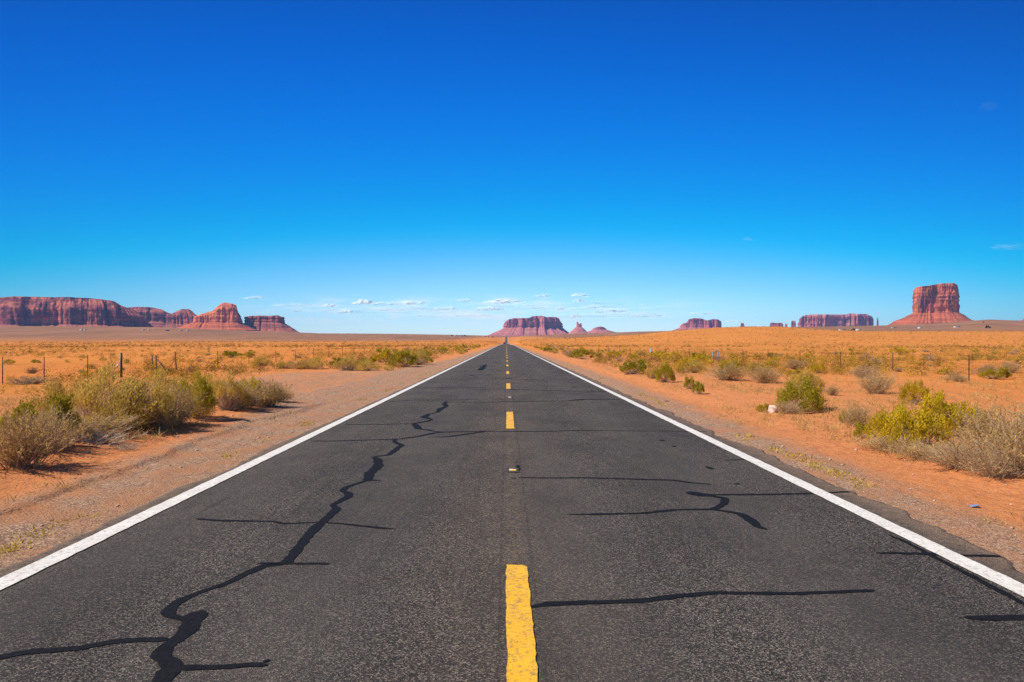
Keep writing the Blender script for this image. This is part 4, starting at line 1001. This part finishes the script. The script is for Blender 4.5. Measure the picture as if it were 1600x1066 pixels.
# ------------------------------------------------------------------ cars
def car(name, label, x, y, back, paint, kind):
    z = float(road_z(y)); t = thing(name, label, 'car', (x, y, z), 0 if back else PI)
    L = 4.6; 
    if kind == 'suv': body = [(-2.3, .45), (-2.35, .75), (-2.25, 1.05), (-2.1, 1.12), (.9, 1.15), (2.2, .98), (2.35, .7), (2.3, .42)]; cab = [(-2.15, 1.12), (-1.95, 1.72), (-1.7, 1.80), (.1, 1.80), (.35, 1.74), (1.0, 1.14)]
    else: body = [(-2.3, .35), (-2.35, .7), (-2.2, .98), (-1.2, 1.0), (1.0, .98), (2.1, .82), (2.32, .6), (2.28, .33)]; cab = [(-1.75, 1.0), (-1.15, 1.38), (-.8, 1.45), (.0, 1.46), (.3, 1.4), (1.05, .98)]
    mb = MB(); mb.prism(body, -.9, .9)
    b = mb.build('body', M[paint], t)
    md = b.modifiers.new('bevel', 'BEVEL'); md.width = .07; md.segments = 3; md.limit_method = 'ANGLE'
    zc = sum(q for _, q in cab)/len(cab); mb = MB(); n = len(cab)
    v = [(s*(.84 if q < 1.2 else .68), p, q) for s in (-1, 1) for p, q in cab]
    mb.add(v, [(i, (i+1) % n, n+(i+1) % n, n+i) for i in range(n)]+[tuple(range(n))[::-1], tuple(range(n, 2*n))]); mb.build('cabin', M['glass'], t)
    top = [p for p in cab if p[1] > 1.35]; mb = MB(); pr = [(p, q+.012) for p, q in top]; zt = max(q for _, q in pr); mb.prism([(pr[0][0], pr[0][1]-.01)]+pr+[(pr[-1][0], pr[-1][1]-.01)], -.69, .69); mb.build('roof', M[paint], t)
    for sx_ in (-1, 1):
        for yy in (-1.4, 1.4):
            mb = MB(); mb.tube((sx_*.72, yy, .33), (sx_*.93, yy, .33), .34, .34, 20); w = mb.build('wheel', M['tyre'], t)
            mb = MB(); mb.tube((sx_*.931, yy, .33), (sx_*.945, yy, .33), .2, .19, 14); mb.build('rim', M['chrome'], w)
        mb = MB(); mb.box(min(sx_*.84, sx_*.55), max(sx_*.84, sx_*.55), -2.37, -2.30, .72, .88); mb.build('tail_lamp', M['lamp_red'], t)
        mb = MB(); mb.box(min(sx_*.84, sx_*.55), max(sx_*.84, sx_*.55), 2.27, 2.37, .62, .76); mb.build('headlight', M['lamp_clear'], t)
    mb = MB(); mb.box(-.86, .86, -2.41, -2.3, .34, .56); mb.build('bumper', M['bumper'], t)
    mb = MB(); mb.box(-.86, .86, 2.28, 2.4, .3, .5); mb.build('bumper', M['bumper'], t)
    return t
car('parked_car', 'white car driving away in the right hand lane at the crest', 1.85, 640, True, 'car_white', 'sedan').name = 'car'
car('car', 'dark car coming on in the left hand lane at the crest', -1.75, 640, False, 'car_dark', 'suv')

# ------------------------------------------------------------------ houses and trees out on the plain
def house(px, py, w, d, h, wall, roof, rz, label, kind='house'):
    x, y, z = far_hit(px, py); t = thing('house' if kind == 'house' else 'trailer_home', label, 'house', (x, y, z-.3), rz, 'homes far out on the plain')
    mb = MB(); mb.box(-w/2, w/2, -d/2, d/2, -1, h); mb.build('wall', M[wall], t)
    mb = MB(); rh = 1.6 if kind == 'house' else .5; n = [(-d/2-.4, h+.003), (0, h+rh), (d/2+.4, h+.003)]; mb.prism(n, -w/2-.4, w/2+.4); mb.build('roof', M[roof], t)
    mb = MB(); mb.box(-.5, .5, -d/2-.04, -d/2+.02, .0, 2.1); mb.build('door', M['door'], t)
    for wx in (-w*.32, w*.30):
        mb = MB(); mb.box(wx-.6, wx+.6, -d/2-.05, -d/2+.02, 1.0, 2.0); mb.build('window', M['glass'], t)
hs = [(127, 516.4, 8, 6, 3, 'wall', 'roof', .2, 'white speck of a house below the middle of the long mesa', 'house'), (133, 516.2, 7, 5, 2.8, 'wall', 'roof', -.3, 'smaller white house just past the speck below the long mesa', 'house'),
 (224, 516.4, 9, 5, 3, 'wall', 'roof', .1, 'white house below the far end of the long mesa', 'house'), (233, 516.6, 7, 5, 3, 'wall_tan', 'roof', .5, 'tan house next to the white one below the mesa end', 'house'),
 (261, 517.6, 12, 5, 3, 'wall_tan', 'roof_dark', .1, 'dark roofed tan house below the pale topped ridge', 'house'), (283, 517.4, 9, 5, 3, 'wall', 'roof', .1, 'white trailer home below the pale topped ridge', 'trailer'),
 (293, 517.6, 7, 5, 3, 'wall', 'roof', -.2, 'small white house between the ridge and the rounded dome', 'house'), (381, 517.2, 12, 6, 3, 'wall', 'roof', .1, 'white house under the join of rounded dome and ledge', 'house'),
 (712, 525.6, 11, 6, 3, 'wall', 'roof', .1, 'white house in the grove left of the road-end mesa', 'house'), (721, 525.8, 9, 6, 3.4, 'wall_tan', 'roof_dark', -.3, 'tan house at the far side of the small grove', 'house'),
 (757, 527, 10, 5, 3, 'wall', 'roof', 0, 'white trailer home near the toe of the road-end mesa', 'trailer'),
 (1316, 516.4, 18, 5, 3.2, 'wall', 'roof', .0, 'long white trailer home under the level mesa', 'trailer'), (1341, 516.6, 12, 6, 3, 'wall', 'roof', .2, 'white house beside a dark tree under the level mesa', 'house'),
 (1396, 512.8, 13, 5, 3, 'wall_tan', 'roof', .0, 'pale trailer home at the toe of the lone butte near slope', 'trailer'), (1437, 513.2, 10, 5, 3, 'wall', 'roof', .3, 'small white house below the lone butte cliff', 'house'),
 (1495, 511.6, 16, 5, 3, 'wall', 'roof', .0, 'white trailer home below the lone butte far slope', 'trailer')]
for a in hs: house(*a)
def tree(px, py, h, w, label):
    x, y, z = far_hit(px, py); t = thing('juniper_tree', label, 'tree', (x, y, z-.1), random.uniform(0, 6), 'dark trees far out on the plain')
    R = np.random.default_rng(int(px*7)); mb = MB(); mb.tube((0, 0, -.5), (.1, 0, h*.45), .35, .2, 7)
    for k in range(5):
        a = R.uniform(0, 2*PI); mb.tube((.05, 0, h*.2+k*h*.05), (math.cos(a)*w*.3, math.sin(a)*w*.3, h*.55), .14, .06, 5)
    mb.build('trunk', M['bark'], t)
    n = 900; c = clumps(R, 14); k = R.integers(0, 14, n); o = R.normal(size=(n, 3)); o /= np.linalg.norm(o, axis=1, keepdims=True); o *= R.random(n)[:, None]**.5*.2
    p = (c[k]+o)*np.array([w*.75, w*.75, h]); p[:, 2] = np.maximum(p[:, 2], h*.1); v, f = leaves(p, p*np.array([1, 1, .5])+R.normal(size=p.shape)*h*.3, np.full(n, h*.13), np.full(n, h*.09), R)
    obj('crown', tinted(mesh('crown', v, f, M['juniper']), np.repeat(R.random(n), 4)), t)
for a in [(706, 525.4, 7, 5, 'dark upright tree at the road-away side of the small grove'), (719, 525.5, 5, 6, 'dark bushy tree in the middle of the small grove'), (726, 525.5, 6, 6, 'dark tree closing the small grove on the road side'), (729, 525.8, 4.5, 5, 'low dark tree outermost of the small grove'),
          (1333.5, 516.4, 6.5, 10, 'dark round tree between white trailer and white house under the level mesa'), (1543, 513, 9, 12, 'dark round tree alone on the rising plain past the lone butte'), (1536.5, 504.2, 5, 4, 'tiny dark tree on the skyline past the lone butte'),
          (1269, 517, 4, 6, 'small dark tree below the near end of the level mesa'), (770, 527.6, 5, 6, 'dark tree near the toe of the road-end mesa'), (763, 527.4, 4, 5, 'smaller dark tree beside the white trailer home by the mesa toe')]: tree(*a)

# ------------------------------------------------------------------ clouds, low over the horizon, 15 km off
def cloud_mat():
    m, nt, n, l, p = new_mat('cloud'); b = NB(nt); P = b.objc()
    df = n.new('ShaderNodeBsdfDiffuse'); df.inputs[0].default_value = (.97, .97, .97, 1)
    tr = n.new('ShaderNodeBsdfTranslucent'); tr.inputs[0].default_value = (.97, .97, .97, 1)
    mx = n.new('ShaderNodeMixShader'); mx.inputs[0].default_value = .12; l.new(df.outputs[0], mx.inputs[1]); l.new(tr.outputs[0], mx.inputs[2])
    up = n.new('ShaderNodeVectorMath'); up.operation = 'NORMALIZE'; ad = n.new('ShaderNodeVectorMath'); ad.inputs[1].default_value = (-3.4, -1.3, 3.9)
    l.new(n.new('ShaderNodeNewGeometry').outputs['Normal'], ad.inputs[0]); l.new(ad.outputs[0], up.inputs[0]); l.new(up.outputs[0], df.inputs['Normal'])
    lw = n.new('ShaderNodeLayerWeight'); lw.inputs[0].default_value = .5
    fac = b.math('POWER', b.math('SUBTRACT', 1., lw.outputs['Facing']), 2.2)
    ns = b.rng(b.noise(b.scale(P, (.5, 1, 3)), .006, 6, .6), .30, .66)
    a = b.attr('thin').outputs['Fac']
    fac = b.math('MULTIPLY', b.math('MULTIPLY', fac, ns), a)
    tp = n.new('ShaderNodeBsdfTransparent'); m2_ = n.new('ShaderNodeMixShader'); l.new(fac, m2_.inputs[0]); l.new(tp.outputs[0], m2_.inputs[1]); l.new(mx.outputs[0], m2_.inputs[2])
    l.new(m2_.outputs[0], n['Material Output'].inputs[0]); return m
M['cloud'] = cloud_mat()
def cloud(px0, px1, py, hp, thin, label, D=15000):
    w = X_at(px1, D)-X_at(px0, D); h = 1.6*hp*D/F; nu, nw = 120, 30; sd = int(px0*13+py)
    u = np.linspace(0, 2*PI, nu, endpoint=False); q = np.linspace(-PI/2, PI/2, nw)
    d = np.stack([np.cos(q)[:, None]*np.cos(u)[None], np.cos(q)[:, None]*np.sin(u)[None], np.sin(q)[:, None]*np.ones(nu)[None]], -1)
    lump = .55+.55*vnoise(d[..., 0]*w/h*.55+sd, d[..., 1]*1.5, sd)+.35*vnoise(d[..., 0]*w/h*1.5+sd, d[..., 2]*3, sd+3)
    dd = d.copy(); dd[..., 2] = np.where(dd[..., 2] < 0, dd[..., 2]*.4, dd[..., 2]*lump); k = 1+.12*fbm(d[..., 0]*5+sd, d[..., 2]*3, sd+5)
    V = [(dd*k[..., None]*np.array([w*.56, w*.22+h*.5, h*.55])+np.array([X_at((px0+px1)/2, D), D, Z_at(py, D)])).reshape(-1, 3)]; Fc = [grid_faces(nw, nu, True)]
    v = np.concatenate(V); c0 = v.mean(0); me = mesh('cloud', v-c0, np.concatenate(Fc), M['cloud'], True)
    at = me.attributes.new('thin', 'FLOAT', 'POINT'); at.data.foreach_set('value', np.full(len(v), thin, np.float32))
    obj('cloud', me, None, tuple(c0), label=label, category='cloud', group='small clouds low over the horizon')
for a in [(380, 416, 467, 6, .5, 'faint white cloud above the dome butte and the low ledge'), (425, 486, 478, 6, .5, 'thin streak of cloud just past the low rock ledge'), (452, 471, 487, 4, .35, 'faint wisp under the thin streak past the ledge'),
 (503, 527, 479, 7, .6, 'small soft cloud at the start of the cloud bank'), (527, 553, 489, 7, .6, 'small low cloud beneath the gap before the long white cloud'), (551, 584, 475, 9, .95, 'bright white head of the long cloud bank'),
 (582, 668, 476, 8, .9, 'long bright white cloud over the bare plain'), (560, 700, 484, 8, .35, 'pale grey underside haze beneath the long bright cloud'), (676, 720, 484, 7, .55, 'soft cloud just past the long bright one'), (712, 740, 471, 6, .45, 'faint high puff over the bare plain before the road-end mesa'),
 (640, 770, 494, 6, .35, 'pale flat cloud lowest over the bare plain'), (757, 815, 473, 9, .9, 'bright oval cloud just left of the road-end mesa top'), (742, 788, 485, 9, .75, 'soft white cloud below the bright oval one'), (810, 858, 482, 4, .5, 'thin cloud streak over the road-end mesa'),
 (834, 862, 464, 7, .5, 'small puff high over the road-end mesa'), (891, 922, 463, 6, .6, 'higher of two puffs above the two pronged spire'), (895, 916, 471, 6, .7, 'lower of two puffs above the two pronged spire'), (866, 882, 484, 6, .7, 'little white puff just past the road-end mesa top'),
 (888, 908, 496, 8, .6, 'soft cloud behind the two pronged spire'), (905, 950, 482, 9, .4, 'pale veil of cloud above the low purple mound'), (930, 986, 488, 9, .65, 'cloud with bright crest beyond the low purple mound'), (970, 1050, 495, 8, .45, 'pale cloud strung out before the twin humped butte'),
 (1074, 1122, 491, 6, .4, 'faint cloud resting over the twin humped butte'), (1130, 1158, 503, 4, .4, 'thin wisp between twin humped butte and tiny spire'), (480, 720, 487, 13, .22, 'wide milky veil behind the long bright cloud'), (740, 1010, 480, 16, .22, 'wide milky veil behind the clouds over the road-end mesa'), (860, 1040, 494, 11, .28, 'milky veil low behind the two pronged spire'),
 (1533, 1557, 168, 10, .025, 'lone faint wisp high in the deep blue sky'),
 (1160, 1177, 375, 5, .08, 'speck of cloud in the empty blue above the tiny spire'), (1552, 1606, 388, 8, .14, 'ragged wisp above the slope past the lone butte')]: cloud(*a)

# ------------------------------------------------------------------ air
mz = bpy.data.materials.new('haze'); mz.use_nodes = True; nt = mz.node_tree
nt.nodes.remove(nt.nodes['Principled BSDF']); pv = nt.nodes.new('ShaderNodeVolumePrincipled')
pv.inputs['Color'].default_value = (.32, .55, 1.0, 1); pv.inputs['Density'].default_value = 3.2e-5; pv.inputs['Anisotropy'].default_value = .0
nt.links.new(pv.outputs[0], nt.nodes['Material Output'].inputs['Volume'])
mb = MB(); mb.box(-17000, 17000, -60, 12800, -30, 385)
mb.build('haze', mz, None, kind='stuff')
